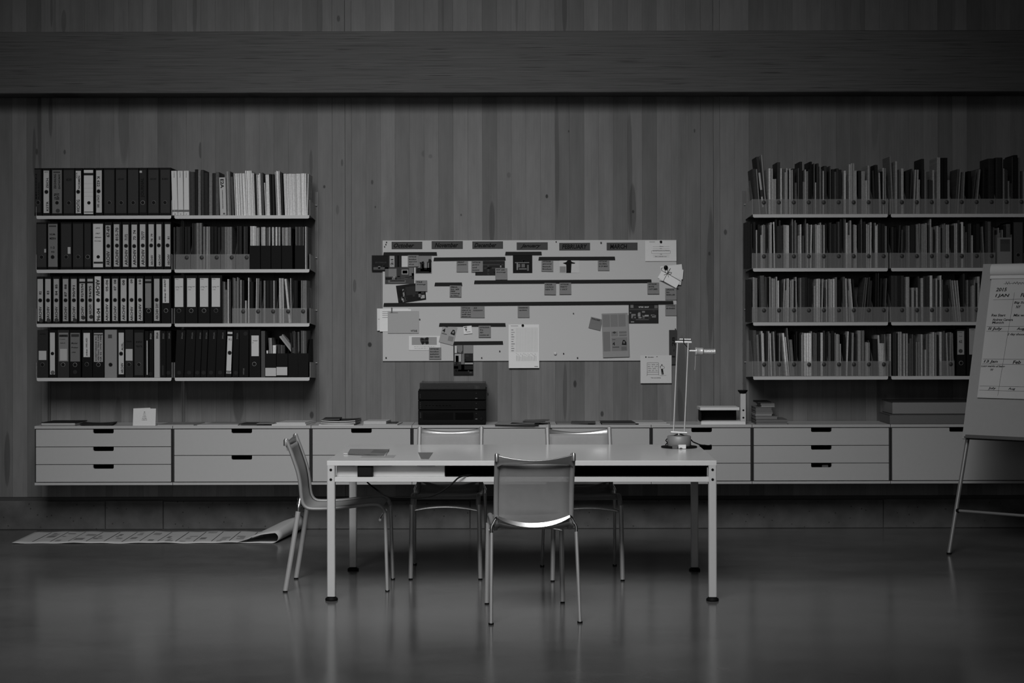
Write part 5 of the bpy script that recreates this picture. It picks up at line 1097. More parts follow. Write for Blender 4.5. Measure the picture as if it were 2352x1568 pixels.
a, c_ = W(961, 896.3, YH), W(1116, 880, YH); wd, hh = c_[0]-a[0], c_[1]-a[1]
q = MB(); q.bbox(0, wd, 0, .29, 0, .010, .002); tt = q.build('turntable', mat('dark_casing', .006, .5, 0, .1, 12, .06), None, (a[0], YH+.004, a[1]), label='low turntable with smoky clear dust cover on top of the stereo stack', cat='turntable')
q = MB(); q.lathe([(.012, .010), (.115, .010), (.118, .014), (.118, .018), (.004, .018), (.003, .024), (.001, .024)], (wd*.42, .145, 0), 32); q.build('platter', T(40, .4), tt)
q = MB(); q.tube([(wd*.86, .05, .024), (wd*.84, .16, .026), (wd*.72, .2, .023)], (.003, .003), 8); q.lathe([(.02, .010), (.02, .03)], (wd*.86, .05, 0), 16); q.build('tone_arm', ALU, tt)
q = MB(); t = .003
q.box(.006, wd-.006, .004, .004+t, .0105, hh); q.box(.006, .006+t, .007, .286, .0105, hh); q.box(wd-.006-t, wd-.006, .007, .286, .0105, hh); q.box(.006, wd-.006, .283, .286, .0105, hh); q.box(.006, wd-.006, .004, .286, hh, hh+t)
q.build('dust_cover', see_through('smoky_acrylic', .55, .05, .15), tt)
# loose papers right of the stereo
g = 'newspapers and magazines right of the stereo'
def paper_pile(px0, px1, y0, dep, z, n, tones, label, ov=0, seed=0, cat='newspaper'):
    r = random.Random(seed); Y = YC+y0; xa, xb = X_(px0, Y), X_(px1, Y); wd = xb-xa; q = MB()
    th = .0022
    for k in range(n):
        rows = []
        sx, ex = r.uniform(0, .03), r.uniform(0, .03)
        for i in range(6):
            u = i/5; x = sx+(wd-sx-ex)*u
            rows.append([(x, r.uniform(-.002, .002), .0005+k*th+.0016*math.sin(u*5+k+seed)+.0016), (x+.02, dep, .0005+k*th+.0016*math.sin(u*5+k+seed+1)+.0016)])
        up_ = [[(p[0], p[1], p[2]+.0014) for p in rw] for rw in rows]
        q.grid([list(rw) for rw in up_], k % len(tones), False); q.grid([list(reversed(rw)) for rw in rows], k % len(tones), False)
        for i in range(5): q.add([rows[i][0], rows[i+1][0], up_[i+1][0], up_[i][0]], [(0, 1, 2, 3)], k % len(tones))
        q.add([rows[0][1], rows[0][0], up_[0][0], up_[0][1]], [(0, 1, 2, 3)], k % len(tones)); q.add([rows[-1][0], rows[-1][1], up_[-1][1], up_[-1][0]], [(0, 1, 2, 3)], k % len(tones))
    return q.build('newspaper' if cat == 'newspaper' else 'magazine', [T(t) for t in tones], None, (xa, Y, z), label=label, cat=cat, group=g)
o = paper_pile(1134,1236,-.02,.26,ZT+.0005,3,(70,40,100),'dark folded newspaper hanging over the cabinet edge, right of the stereo',seed=1)
o.rotation_euler = (-.0, 0, -.03)
paper_pile(1164,1256,.03,.2,ZT+.0110,2,(52,96),'grey folded newspaper lying on the dark one right of the stereo',seed=2)
paper_pile(1196,1262,.05,.18,ZT+.0190,1,(62,),'small dark paper on top of the newspapers right of the stereo',seed=3)
flat('magazine', 1278,1350,.04,.2,ZT,.0085,90,'mid grey magazine lying between newspapers and the dark booklet','magazine',GT,.03,cover=82)
flat('magazine', 1310,1366,.03,.2,ZT+.0088,.003,80,'thin dark magazine crossing the mid grey one','magazine',GT,-.06,cover=52)
flat('book', 1381,1460,.02,.24,ZT,.0125,84,'dark-topped booklet left of the white magazines','book',GT,cover=34)
flat('magazine', 1466,1538,.012,.22,ZT,.0075,138,'lower white magazine, left of the desk lamp','magazine',GT,cover=122,shear=-.012)
flat('magazine', 1458,1530,.02,.23,ZT+.0078,.0075,138,'upper white magazine with dark window on its cover, left of the lamp','magazine',GT,cover=120,shear=-.012,warp=.001)
q = MB(); pts = []
for k in range(9): th = PI*k/8; pts.append((0, -.012*math.sin(th), .032*math.cos(th)-.012))
q.tube(pts, (.0016, .0016), 6, (1, 0, 0)); q.build('cable_loop', BLACK, None, (X_(1260, YC), YC+.0005, ZT+.001-.004), label='small loop of black cable at the cabinet edge above the right back chair', cat='cable')
# sample corner of a table
YM = YC+.02
def bx2(q, px0, px1, py0, py1, y0, y1, mi=0, c=.0008):
    a, c_ = W(px0, py1, YM), W(px1, py0, YM); q.bbox(a[0]-og2[0], c_[0]-og2[0], y0, y1, max(0, a[1]-ZT), c_[1]-ZT, c, mi)
og2 = W(1660, 977, YM); TW = mat('table_white', .66, .4, 0, .03, 40)
q = MB(); bx2(q, 1609.5, 1711.5, 969.5, 978, 0, .2); root = q.build('table_sample', TW, None, (og2[0], YM, ZT), label='white sample model of a table corner standing upside down on the cabinets', cat='table sample')
q = MB(); bx2(q, 1607.5, 1697.5, 937.5, 943.7, .0, .2); q.build('sample_top', TW, root)
q = MB(); bx2(q, 1612, 1696, 943.7, 969.5, .12, .126); bx2(q, 1608, 1611, 943.7, 969.5, .02, .126); q.build('sample_back', BLACK, root)
q = MB(); bx2(q, 1700, 1712.5, 906, 969.5, .0, .036, 0, .002); pr = q.build('sample_leg', mat('table_leg_enamel', .50, .4, 0, .03, 40), root)
xc = W(1706, 900, YM)[0]-og2[0]; zt_ = W(1706, 906, YM)[1]-ZT
q = MB(); q.lathe([(.018, zt_), (.022, zt_+.004), (.033, zt_+.018), (.033, zt_+.023), (.002, zt_+.023)], (xc, .018, 0), 20); q.build('foot_pad', BLACK, root)
for py in (944, 961):
    x, z = W(1706.5, py, YM); q = MB(); q.lathe([(.0066, -.0006), (.0066, .001)], (x-og2[0], 0, z-ZT), 14, 'y'); q.build('bolt', BLACK, root)
# stack of books behind the lamp
g = 'stack of books right of the table sample'
z = ZT
for k, (p0, p1, h, tn, cv, y0, nm) in enumerate(((1735,1808,.017,62,58,.02,'bottom, widest'),(1735,1808,.016,60,56,.02,'second from bottom, wide'),(1734,1785,.023,66,44,.03,'speckled third from bottom'),(1734,1772,.010,80,100,.03,'pale-topped fourth from bottom'),
        (1735,1774,.012,62,70,.035,'fifth from bottom'),(1735,1773,.012,56,60,.035,'sixth from bottom'),(1734,1772,.022,54,64,.035,'thick seventh from bottom'),(1747,1779,.014,78,84,.04,'third from top'),(1746,1778,.011,60,50,.04,'second from top'),(1739,1771,.010,20,14,.04,'topmost thin black'))):
    flat('book', p0, p1, y0, .2+(.02 if k < 2 else 0), z, h, tn+18, nm+' book of the stack right of the table sample', 'book', g, cover=cv+18 if cv > 20 else cv); z += h+.0003
flat('book', 1788,1802,.05,.12,ZT+.0216,.006,30,'small black booklet leaning beside the stack of books','book',GT,.3,cover=20,shear=.01)
# two big volumes by the flip chart
o = flat('large_book', 2042,2262,.0,.3,ZT,.064,72,'thick soft grey volume lying under the large page block','book','two large volumes at the right end',cover=66); bevel(o, .018, 3)
o = flat('large_book', 2048,2262,.04,.3,ZT+.066,.080,92,'thick block of pages lying on the soft grey volume','book','two large volumes at the right end',cover=44)

# ---------------------------------------------------------------- table
TT = mat('table_top', .70, .16, 0, .03, 20, .6); TE = mat('table_white', .60, .4, 0, .03, 40); TL = mat('table_leg_enamel', .50, .4, 0, .03, 40)
TC = (.055, 8.862, 0); TR = math.radians(-1.0); HL, HD = .9975, .505; Z1, Z2 = .693, .719
q = MB(); q.bbox(-HL, HL, -HD, HD, Z1, Z2-.002, .0012); table = q.build('table', TE, None, TC, TR, label='long white two-tier work table in the middle of the room', cat='table')
q = MB(); q.box(-HL+.0008, HL-.0008, -HD+.001, HD-.001, Z2-.002, Z2); q.build('table_top', TT, table)
q = MB(); q.bbox(-HL+.038, HL-.038, -HD+.004, HD-.004, .6095, .634, .0012); q.build('lower_shelf', TE, table)
LG = .0405
leg = MB()
def sqtube(q, x0, x1, y0, y1, z0, z1, c=.004):
    p = [(x0+c, y0), (x1-c, y0), (x1, y0+c), (x1, y1-c), (x1-c, y1), (x0+c, y1), (x0, y1-c), (x0, y0+c)]; q.prismz(p, z0, z1)
sqtube(leg, -LG/2, LG/2, -LG/2, LG/2, .022, Z1); leg_me = leg.mesh('leg', [TL])
ft = MB(); ft.lathe([(.031, 0), (.033, .004), (.031, .012), (.022, .018), (.018, .024)], (0, 0, 0), 24); foot_me = ft.mesh('foot', [BLACK])
bt = MB(); bt.lathe([(.0070, -LG/2-.0012), (.0070, -LG/2)], (0, 0, 0), 16, 'y'); bolt_me = bt.mesh('bolt', [BLACK])
for sx in (-1, 1):
    for sy in (-1, 1):
        l_ = link('leg', leg_me, table, (sx*(HL-LG/2), sy*(HD-LG/2), 0)); link('foot', foot_me, l_, (0, 0, 0))
        for z in (.672, .622):
            bo = link('bolt', bolt_me, l_, (0, 0, z))
            if sy > 0: bo.rotation_euler = (0, 0, PI)
def lx(px, Y=8.36): return (px-PX)/S(Y)-TC[0]
q = MB(); x0, x1 = lx(773), lx(1023)
q.box(x0, lx(823), -HD+.055, -HD+.061, .6345, Z1-.0005); q.box(lx(858), x1, -HD+.055, -HD+.061, .6345, Z1-.0005); q.build('fascia_panel', TE, table)
q = MB(); q.box(lx(823), lx(858), -HD+.014, -HD+.09, .6345, Z1-.002); so = q.build('socket_box', BLACK, table)
q = MB(); q.box(lx(826), lx(855), -HD+.012, -HD+.014, .642, .687); q.build('socket_face', mat('dark_plastic', .010, .5, 0, .1, 12, .1), so)
q = MB(); q.box(x1, HL-.045, -HD+.42, -HD+.43, .6345, Z1-.0005); q.box(x1, x1+.004, -HD+.061, -HD+.42, .6345, Z1-.0005); q.box(HL-.048, HL-.044, -HD+.05, -HD+.42, .6345, Z1-.0005)
q.box(x1+.004, HL-.048, -HD+.03, -HD+.42, .634, .6355); q.box(x1+.004, HL-.048, -HD+.03, -HD+.42, Z1-.003, Z1-.0005); q.build('cable_compartment', BLACK, table)
for a_, b_ in ((778, 817), (862, 903), (960, 1002)):
    q = MB(); q.box(lx(a_), lx(b_), -HD+.02, -HD+.054, Z1-.0035, Z1-.0003); q.build('black_clip', BLACK, table)
# cable
def onT(px, py, Y): x, z = W(px, py, Y); return (x, Y, z)
q = MB(); raw = [(1095,1089.5,8.50),(1082,1090,8.42),(1068,1091,8.36),(1052,1096,8.338),(1040,1107,8.33),(1024,1120,8.33),(1005,1132,8.335),(983,1139.5,8.345),(958,1141.5,8.36),(930,1141,8.38),(908,1141,8.40),(890,1138,8.42),(872,1129,8.44),(858,1119,8.46),(849,1112,8.475),(842,1106,8.50)]
pts = [Vector(onT(*p)) for p in raw]
def smooth_path(P, k=3):
    out = []
    for i in range(len(P)-1):
        p0, p1, p2, p3 = P[max(0, i-1)], P[i], P[i+1], P[min(len(P)-1, i+2)]
        for j in range(k):
            t = j/k; out.append(.5*((2*p1)+(p2-p0)*t+(2*p0-5*p1+4*p2-p3)*t*t+(3*p1-p0-3*p2+p3)*t**3))
    return out+[P[-1]]
o0 = pts[8].copy(); q.tube([p-o0 for p in smooth_path(pts)], (.0042, .0042), 8, (0, 1, 0)); q.build('power_cable', mat('cable_rubber', .006, .6, 0, .1, 12, .1), None, o0, label='thick black cable sagging in front from the table compartment', cat='cable')
# on the table
def on_table(px, py, z=Z2):     # a point of the photo on the table top
    py_ = py-ROLL*(px-PX); px_ = px+ROLL*(py-PY); s_ = (py_-PY)/(CH-z); Y = FP/s_; return Vector(((px_-PX)/s_, Y, z))
def sheet_on(name, quad, z, th, tone, label, cat, lift=0):
    P_ = [on_table(*p, z) for p in quad]; c0 = sum(P_, Vector())/4; q = MB()
    q.add([tuple(p-c0) for p in P_]+[tuple(p-c0+Vector((0, 0, th))) for p in P_], [(3, 2, 1, 0), (4, 5, 6, 7), (0, 1, 5, 4), (1, 2, 6, 5), (2, 3, 7, 6), (3, 0, 4, 7)])
    return q.build(name, T(tone, .5), None, c0, label=label, cat=cat) if label else q, c0
sheet_on('paper_sheet', [(826,1049.5),(902,1050.5),(908,1044),(838,1042)], Z2+.0003, .0006, 122, 'white sheet half under the newspaper on the table', 'paper')
n1, c1 = sheet_on('newspaper', [(788,1041.5),(884,1046),(893,1030.5),(791,1027.5)], Z2+.0015, .007, 140, 'folded newspaper with grey front page lying on the left of the table', 'newspaper')
P_ = [on_table(*p, Z2+.0088)-c1 for p in [(797,1039.5),(882,1043),(893.5,1029.8),(803,1029)]]; q = MB(); q.add([tuple(p) for p in P_], [(0, 1, 2, 3)]); q.build('printed_image', T(88, .5), n1)
P_ = [on_table(*p, Z2+.0092)-c1 for p in [(850,1037.5),(884,1039.5),(890,1033),(858,1031)]]; q = MB(); q.add([tuple(p) for p in P_], [(0, 1, 2, 3)]); q.build('printed_image', T(70, .5), n1)
n2, c2 = sheet_on('leaflet', [(966,1053),(983,1053.5),(993.5,1038.2),(959,1038)], Z2+.0003, .0007, 82, 'small grey flat piece lying on the table in front of the left back chair', 'leaflet')  # flat grey four-sided piece on the table top

# ---------------------------------------------------------------- desk lamp
ALD = mat('lamp_aluminium', .72, .4, .6, .05, 40)
lp = on_table(1558.5, 1029, Z2)
def LW(px, py): x, z = W(px, py, lp.y); return x-lp.x, z-Z2
q = MB(); q.lathe([(.098, .0005), (.101, .003), (.100, .008), (.070, .011), (.002, .011)], (0, 0, 0), 40); lamp = q.build('desk_lamp', BLACK, None, tuple(lp), label='adjustable two-rod metal desk lamp with round drum base, right end of table', cat='lamp')
q = MB(); q.lathe([(.066, .011), (.0675, .014), (.0665, .062), (.064, .066), (.002, .066)], (0, 0, 0), 40); q.build('drum_base', mat('lamp_grey', .26, .5, .3, .05, 40), lamp)
bx, bz = LW(1558, 994.5)
def rod(q, p, r_, y=0): q.tube([(LW(*a_)[0], y, LW(*a_)[1]) for a_ in p], (r_, r_), 10, (0, 1, 0))
q = MB(); rod(q, [(1539.5, 993.5), (1577, 995.5)], .0075); q.build('lower_bar', ALD, lamp)
q = MB(); rod(q, [(1558, 1000), (1558, 995)], .006); q.build('pivot', ALD, lamp)
q = MB(); rod(q, [(1546, 991), (1555.5, 789)], .0042); q.build('rod', ALD, lamp)
q = MB(); rod(q, [(1571, 992), (1580.5, 789)], .0042); q.build('rod', ALD, lamp)
q = MB(); rod(q, [(1550.5, 786.5), (1588, 787.5)], .0065); rod(q, [(1561, 780.5), (1587, 781)], .0045, .012); q.build('upper_bar', ALD, lamp)
q = MB(); rod(q, [(1569.5, 778), (1570, 789)], .0028, -.006); rod(q, [(1570, 789), (1577, 797), (1585, 805)], .0022, .004); q.build('joint', BLACK, lamp)
q = MB(); rod(q, [(1583, 807), (1599, 807.4)], .0062); q.build('lamp_arm', ALD, lamp)
ha = LW(1597, 807.5); dx = lambda px: LW(px, 807.5)[0]-ha[0]
q = MB(); prof = [(.006, 0), (.0235, 0), (.0245, .003), (.0225, .006), (.021, dx(1612)), (.0215, dx(1614.5)), (.003, dx(1614.8))]
q.lathe(prof, (ha[0], 0, ha[1]-.003), 28, 'x'); q.build('lamp_shade', ALD, lamp)
q = MB(); prof = [(.003, dx(1615.3))]; x = dx(1616); e = dx(1641)
while x < e: prof += [(.0115, x), (.0165, x+.0005), (.0165, x+.0028), (.0115, x+.0035)]; x += (e-dx(1616))/8
prof += [(.0165, e), (.0165, e+.003), (.002, e+.003)]
q.lathe(prof, (ha[0], 0, ha[1]-.004), 24, 'x'); q.build('cooling_fins', ALD, lamp)
q = MB(); rod(q, [(1597, 819), (1596.3, 835), (1595.3, 851)], .0012); q.build('hanging_wire', ALD, lamp)
q = MB(); a, c_ = LW(1553, 1032.5), LW(1570, 1025.5); q.box(a[0], c_[0], -.1, -.0985, .002, .024); q.build('paper_tag', T(168, .5), lamp)
q = MB(); a, c_ = LW(1541, 0), LW(1553, 0); q.box(a[0], c_[0], -.101, -.099, .001, .022); q.build('cable_grip', T(64, .5), lamp)
q = MB(); q.tube(smooth_path([Vector(p) for p in ((.066, -.01, .045), (.078, .0, .032), (.10, .01, .022), (.125, .02, .0125), (.15, .03, .010), (.17, .05, .006), (.19, .09, .006))]), (.0035, .0035), 8); q.tube(smooth_path([Vector(p) for p in ((-.066, .0, .05), (-.075, -.01, .04), (-.068, -.03, .03), (-.08, -.03, .018))]), (.003, .003), 8)
q.tube(smooth_path([Vector(p) for p in ((-.03, 0, .066), (-.01, 0, .074), (.01, 0, .074), (.03, 0, .066))]), (.003, .003), 8); q.build('lamp_cable', BLACK, lamp)

# ---------------------------------------------------------------- chairs
def profile():
    raw = [(.003,.806),(.016,.77),(.032,.728),(.047,.685),(.062,.64),(.073,.59),(.079,.54),(.083,.495),(.092,.463),(.112,.443),(.145,.437),(.226,.438),(.30,.444),(.38,.454),(.45,.461),(.485,.460),(.506,.450),(.519,.434),(.527,.412)]
    return [Vector((0, f-.265, z)) for f, z in raw]
def make_chair(label):
    root = thing('stacking_chair', label, 'chair', (0,0,0), 0, 'metal chairs with net seats round the table')
    Pf = smooth_path(profile(), 2)
    for sx in (-1, 1):
        q = MB(); q.tube([(sx*.181, p.y, p.z) for p in Pf], (.0125, .0105), 12, (1, 0, 0)); q.build('side_rail', RAIL, root)
        q = MB(); q.tube([(sx*.186, .262, .414), (sx*.188, .266, .30), (sx*.1905, .270, .15), (sx*.193, .274, .006)], (.0125, .0095), 12, (1, 0, 0)); lg = q.build('leg', ALU, root)
        q = MB(); q.lathe([(.0115, 0), (.0118, .008)], (sx*.193, .274, 0), 14); q.build('foot_cap', BLACK, lg)
        q = MB(); q.tube([(sx*.2035, -.197, .425), (sx*.206, -.213, .32), (sx*.209, -.237, .17), (sx*.212, -.265, .006)], (.0085, .0135), 12, (1, 0, 0)); lg = q.build('leg', ALU, root)
        q = MB(); q.lathe([(.0125, 0), (.0128, .008)], (sx*.212, -.265, 0), 14); q.build('foot_cap', BLACK, lg)
        q = MB(); q.tube(smooth_path([Vector(p) for p in ((sx*.2035, -.197, .425), (sx*.2045, -.195, .448), (sx*.196, -.192, .468), (sx*.181, -.190, .494), (sx*.170, -.192, .503))]), (.0075, .009), 10, (1, 0, 0)); q.build('cast_bracket', POL, root)
        q = MB(); q.lathe([(.0045, -.004), (.0045, 0)], (sx*.181, -.199, .496), 10, 'y'); q.build('bolt', BLACK, root)
    # rear cross bar, a polished crescent
    q = MB(); N_ = 17; top = []; 
    rows = []
    for i in range(N_):
        u = i/(N_-1)*2-1; x = u*.172; y = -.206-.005*(1-u*u); z = .461+.040*abs(u)**2.2; h = .0048+.0052*(1-abs(u)**3); k = .58
        rows.append([(x, y+.006, z-h-.002), (x, y-.0008, z-h-.0012), (x, y, z-h), (x, y+k*h*.12, z-h*.88), (x, y+k*h*1.88, z+h*.88), (x, y+k*h*2, z+h), (x, y+k*h*2+.001, z+h+.0004), (x, y+k*h*2+.006, z+h*.8), (x, y+k*h*2+.006, z-h), (x, y+.006, z-h-.002)])
    q.grid(rows); q.build('rear_crossbar', POL, root)
    q = MB(); rows = []
    for i in range(N_):
        u = i/(N_-1)*2-1; x = u*.19; zt_ = .452+.03*abs(u)**2.3-(.02 if abs(u) > .95 else 0); zb_ = .440+.028*(abs(u)**4)*(1 if abs(u) < .9 else .2)
        rows.append([(x, -.206+.0, zt_), (x, -.198, zb_), (x, -.178, zb_+.004), (x, -.178, zt_), (x, -.206, zt_)])
    q.grid(rows); q.build('rear_web', mat('cast_aluminium', .40, .35, .85, .05, 50), root)
    # top cross bar
    q = MB(); rows = []
    for i in range(N_):
        u = i/(N_-1)*2-1; a_ = abs(u); x = u*.181; y = -.262-.022*(1-u*u)+.004; zt_ = .778+.024*a_**1.8+.002*(a_ > .9); zb_ = .760-.012*(a_ > .93)-.004*a_
        rows.append([(x, y-.001, zb_), (x, y-.0022, zb_+.002), (x, y-.0098, zt_-.004), (x, y-.0095, zt_-.0012), (x, y-.005, zt_), (x, y+.003, zt_-.003), (x, y+.006, zb_+.002), (x, y+.005, zb_), (x, y-.001, zb_)])
    q.grid(rows); n0 = rows[0][:-1]; q.add(n0, [tuple(range(7, -1, -1))]); q.add(rows[-1][:-1], [tuple(range(8))])
    for sx in (-1, 1): q.tube([(sx*.1835, -.264, .772), (sx*.1835, -.2635, .800), (sx*.1835, -.262, .8085)], [(.0105, .0135), (.0105, .0135), (.007, .009)], 12, (1, 0, 0))
    q.build('top_crossbar', mat('cast_aluminium', .40, .35, .85, .05, 50), root)
    # front cross bar
    q = MB(); pts = [(u/8*.186, .235+.012*(1-(u/8)**2), .378+.022*(1-abs(u/8)**2)) for u in range(-8, 9)]
    q.tube(pts, (.007, .008), 10, (0, 1, 0)); q.build('front_crossbar', POL, root)
    # net sling from the top bar to the front edge
    q = MB(); rows = []
    prof_ = [p for p in Pf if p.z < .772 or p.y > 0][:-3]
    k_ = len(prof_)
    for i, p in enumerate(prof_):
        t = (prof_[min(i+1, k_-1)]-prof_[max(i-1, 0)]).normalized(); nn = Vector((0, -t.z, t.y)) if True else None
        bk = Vector((0, t.z, -t.y))
        row = []
        for j in range(9):
            u = j/8*2-1; sag = (.013 if p.z > .5 else .005)*(1-u*u)*min(1, i/3)*min(1, (k_-1-i)/3); d = bk*sag
            # sag to the rear of the back and to the underside of the seat
            v = p+(d if (bk.y < 0 or bk.z < 0) else -d); row.append((u*.172, v.y, v.z))
        rows.append(row)
    q.grid(rows); o = q.build('net_sling', MESHF, root); solidify(o, .0016)
    return root
def copy_tree(o, parent=None):
    c = o.copy(); COL.objects.link(c)
    if parent: c.parent = parent
    for ch in list(o.children): copy_tree(ch, c)
    return c
ch = make_chair('metal net chair in the foreground, its back to the viewer')
ch.location = (.086, 8.015, 0); ch.rotation_euler = (0, 0, math.radians(5))
for lb, x, y, r_ in (('metal net chair seen from the side at the left end of the table', -.937, 8.85, math.radians(-90.2)),
                     ('metal net chair behind the table on the left, facing the viewer', -.366, 9.305, PI+math.radians(-1)),
                     ('metal net chair behind the table on the right, facing the viewer', .3985, 9.245, PI+math.radians(3))):
    c = copy_tree(ch); c.location = (x, y, 0); c.rotation_euler = (0, 0, r_); c['label'] = lb

# ---------------------------------------------------------------- flip chart
th = math.radians(38); tl = .25
U = Vector((math.cos(th), -math.sin(th), 0)); LN = Vector((math.sin(th), math.cos(th), 0))      # along the board; the way it leans
FO = Vector((2.655, 9.93, 0))                                    # left front foot
Vd = (Vector((0, 0, 1))+LN*tl+U*0.0); 
def FB(u, z, off=0.0):      # board plane: u along, z height; off in front of it
    nrm = U.cross(Vd.normalized()); return FO+U*(u+.045*min(1, z/.72)+.026*max(0, z-.72)) + Vd*z + nrm*off
FRM = mat('flip_chart_board', .30, .5, 0, .04, 30); PAP = mat('chart_paper', .50, .8, 0, .05, 8)
def fq(q, u0, u1, z0, z1, o0, o1, mi=0):
    P_ = [FB(u0, z0, o1), FB(u1, z0, o1), FB(u1, z1, o1), FB(u0, z1, o1), FB(u0, z0, o0), FB(u1, z0, o0), FB(u1, z1, o0), FB(u0, z1, o0)]
    q.add([tuple(p-FO) for p in P_], [(0, 1, 2, 3), (7, 6, 5, 4), (0, 4, 5, 1), (1, 5, 6, 2), (2, 6, 7, 3), (3, 7, 4, 0)], mi)
ZB, ZP = .690, 1.768
q = MB(); fq(q, -.022, .70, ZB, ZP, .004, .022); fc = q.build('flip_chart', FRM, None, tuple(FO), label='flip chart easel at the right edge of the picture', cat='flip chart')
q = MB(); fq(q, 0.012, .70, ZB-.002, ZB+.020, .022, .06); fq(q, .012, .70, ZB-.002, ZB+.008, .022, .075); q.build('pen_tray', mat('tray_grey', .07, .5, 0, .05, 30), fc)
q = MB(); nrm = U.cross(Vd.normalized())
lower = [Vector((0, 0, .006)), FB(.005, .9)-FO]
q.tube([tuple(Vector((0, 0, .006))), tuple(FB(.004, .75)-FO-nrm*.004)], (.0125, .0125), 14, tuple(U)); lg = q.build('leg', mat('leg_metal', .22, .4, .4, .05, 30), fc)
q = MB(); q.lathe([(.015, 0), (.0155, .012)], (0, 0, 0), 14); q.build('foot_cap', BLACK, lg)
R0 = U*.79; q = MB(); q.tube([tuple(R0+Vector((0, 0, .006))), tuple(FB(.696, .75)-FO-nrm*.004)], (.0125, .0125), 14, tuple(U)); lg = q.build('leg', mat('leg_metal', .22, .4, .4, .05, 30), fc)
q = MB(); q.lathe([(.015, 0), (.0155, .012)], tuple(R0), 14); q.build('foot_cap', BLACK, lg)
q = MB(); q.tube([tuple(FB(.35, 1.6, -.012)-FO), tuple(U*.37+LN*.95+Vector((0, 0, .006)))], (.0125, .0125), 14, tuple(U)); q.build('leg', mat('leg_metal', .22, .4, .4, .05, 30), fc)
zc = .262; l0 = (FB(.004, .75)-FO)*(zc/.75); r0 = R0+(FB(.696, .75)-FO-R0)*(zc/.75)
q = MB(); q.tube([tuple(l0+Vector((0, 0, .0))), tuple(r0)], (.009, .009), 12, (0, 0, 1)); q.build('crossbar', mat('leg_metal', .22, .4, .4, .05, 30), fc)
q = MB(); q.tube([tuple(l0+U*.004), tuple(l0+U*.020)], (.0135, .0135), 12, (0, 0, 1)); q.build('collar', BLACK, fc)
# the pad: rolled head, clamp and top sheet
q = MB(); fq(q, .047, .66, .94, ZP-.075, .023, .034); pad = q.build('paper_pad', PAP, fc)
q = MB(); n = 9; rows = []
for i in range(n):
    t_ = PI*i/(n-1); off = .023+.026*math.sin(t_)+.006; z = ZP-.075+.034-.037*math.cos(t_)
    rows.append([tuple(FB(.040, z, off)-FO), tuple(FB(.665, z, off)-FO)])
q.grid(rows); q.add([r_[0] for r_ in rows], [tuple(range(n))]); q.build('rolled_sheets', mat('chart_paper_head', .62, .6, 0, .04, 8), pad)
q = MB(); fq(q, .040, .665, ZP-.098, ZP-.078, .030, .040); q.build('clamp_bar', mat('chart_paper_head', .62, .6, 0, .04, 8), pad)
q = MB(); ink = MB()
def FP_(u, z): return tuple(FB(u, z, .0345)-FO)
def fline(u0, z0, u1, z1, wd=.0016):
    d = math.hypot(u1-u0, z1-z0); nx, nz = -(z1-z0)/d*wd/2, (u1-u0)/d*wd/2
    ink.add([FP_(u0-nx, z0-nz), FP_(u1-nx, z1-nz), FP_(u1+nx, z1+nz), FP_(u0+nx, z0+nz)], [(0, 1, 2, 3)])
def ftext(t, u0, u1, z0, z1, sh_=.2):
    vs, fs = fit_text(t, u0, u1, z0, z1, 0, sh_); ink.add([FP_(x, y) for x, y in vs], fs)
def fscr(u0, u1, z, h, seed):
    for qd in scrawl(u0, u1, z, h, seed, .002): ink.add([FP_(x, y) for x, y in qd], [(0, 1, 2, 3)])
cols = [.205, .372, .54]
rows_ = [(1.542, 1.0), (1.375, 1.345), (1.175, 1.145), (1.010, .985)]
for c in cols: fline(c, 1.585, c-.03, .955)
fline(.075, 1.540, .66, 1.552)
for z0, z1 in rows_[1:]: fline(.055, z0, .66, z0+.006); fline(.055, z1, .66, z1+.002)
ftext('2015', .085, .155, 1.592, 1.615); fscr(.14, .50, 1.642, .022, 3); fline(.13, 1.640, .52, 1.652); ftext('I JAN', .085, .175, 1.552, 1.577); ftext('FEB', .245, .295, 1.556, 1.580); ftext('MAR', .415, .465, 1.56, 1.583); ftext('APR', .58, .63, 1.56, 1.583)
ftext('Big Scanned', .21, .345, 1.512, 1.530); ftext('NY', .225, .255, 1.487, 1.505); ftext('FUTURE', .378, .47, 1.515, 1.532); ftext('App', .39, .43, 1.475, 1.492)
ftext('Res Start', .075, .165, 1.437, 1.453); ftext('Mix with', .215, .305, 1.437, 1.453); ftext('Mix', .385, .42, 1.437, 1.453); ftext('Andrew Camera', .085, .215, 1.410, 1.425); ftext('Munich', .085, .16, 1.393, 1.407)
ftext('II July', .065, .155, 1.349, 1.371); ftext('Aug', .245, .295, 1.350, 1.371); ftext('Sept', .405, .455, 1.352, 1.373); ftext('2 day shoot', .19, .30, 1.318, 1.336); ftext('HEAR W', .362, .45, 1.252, 1.270)
ftext('13 Jan', .062, .150, 1.149, 1.170); ftext('Feb', .245, .295, 1.149, 1.170); ftext('MAR', .39, .44, 1.149, 1.170); ftext('Long weight of being', .05, .20, 1.123, 1.139, .3); ftext('W', .11, .13, 1.104, 1.118); ftext('Summer', .345, .43, 1.12, 1.137)
ftext('July', .11, .16, .989, 1.006); ftext('Aug', .235, .28, .989, 1.006); ftext('Sept', .37, .42, .989, 1.006); ftext('FEB', .40, .44, .962, .978)
ink.build('handwriting', T(26), pad)

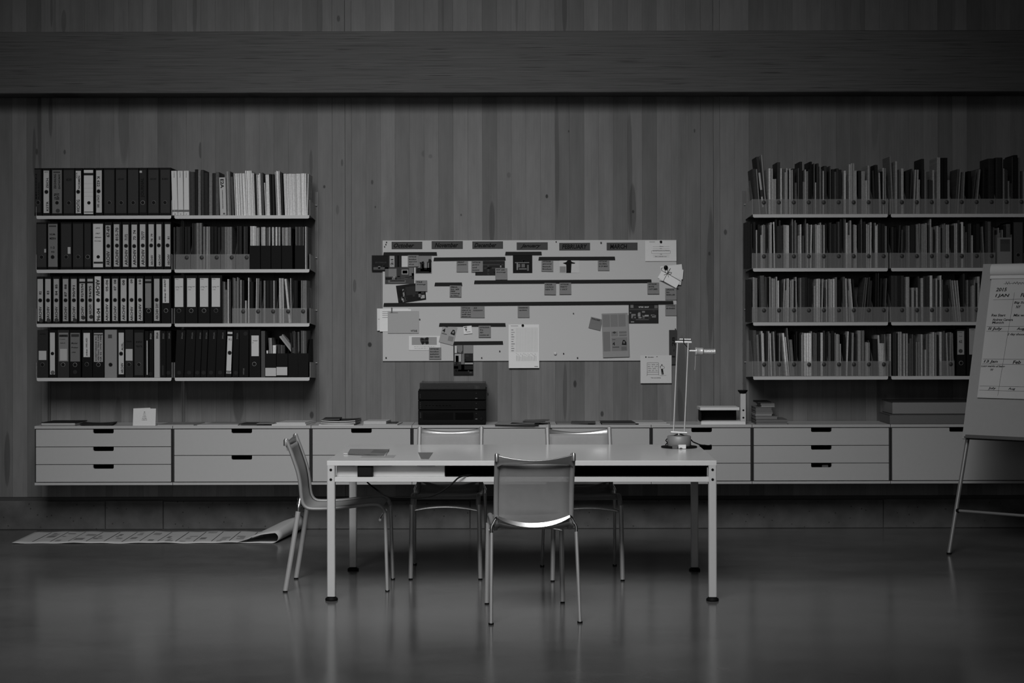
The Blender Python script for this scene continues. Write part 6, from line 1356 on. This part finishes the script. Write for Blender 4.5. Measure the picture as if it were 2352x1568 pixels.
# ---------------------------------------------------------------- long print lying on the floor
YP0, YP1 = 10.46, 11.06
def pz(u, v): return .003+.0022*math.sin(u*13+v*2)*(1-v*.3)+.0015*math.sin(u*31+1)
xl0, xl1, xe0, xe1 = -3.207, -3.215, -1.545, -1.47
NX, NV = 60, 7; top = []
def sheet_curve(v):
    out = []; xl = xl0+(xl1-xl0)*v; xe = xe0+(xe1-xe0)*v; r_ = .036+.020*v
    for i in range(NX): u = i/(NX-1); out.append((xl+(xe-xl)*u, pz(xl+(xe-xl)*u, v)*(1-.6*(u > .95))))
    z0 = out[-1][1]; a_end = math.radians(148)
    for i in range(1, 15): a_ = a_end*i/14; out.append((xe+r_*1.25*math.sin(a_), z0+r_*(1-math.cos(a_))))
    x, z = out[-1]; dx, dz = math.cos(a_end), math.sin(a_end)
    L_ = (.26 if True else 0)*(1-.3*v)
    tgt = .006+.03*v; slope = (z-tgt)
    for i in range(1, 11): t_ = i/10; out.append((x-L_*t_*.93, z+(.012*math.sin(PI*t_))-slope*t_))
    return out
rows = []
for j in range(NV):
    v = j/(NV-1); Y = YP0+(YP1-YP0)*v; rows.append([(x+2.4, Y-YP0, z) for x, z in sheet_curve(v)])
q = MB(); q.grid([list(r_) for r_ in rows]); fp = q.build('long_print', T(134, .6), None, (-2.4, YP0, .001), label='long paper print lying on the floor along the wall, right end curled over', cat='print'); solidify(fp, .0012, 1)
q = MB(); r = random.Random(5)
def onp(X, v): return (X+2.4, (YP1-YP0)*v, pz(X, v)+.0022)
def pq(x0, x1, v0, v1, mi=0, n=4):
    for i in range(n): a_, b_ = x0+(x1-x0)*i/n, x0+(x1-x0)*(i+1)/n; q.add([onp(a_, v0), onp(b_, v0), onp(b_, v1), onp(a_, v1)], [(0, 1, 2, 3)], mi)
X = -3.10
for k in range(13):
    pq(X, X+.005, .12, .86, 0, 1)
    for m in range(3):
        a_ = X+r.uniform(.01, .05); v0 = r.uniform(.08, .75); pq(a_, a_+r.uniform(.02, .06), v0, v0+r.uniform(.04, .14), r.choice((1, 2, 3)), 2)
    X += .1155
q.build('printed_image', [T(44), T(86), T(104), T(112)], fp)
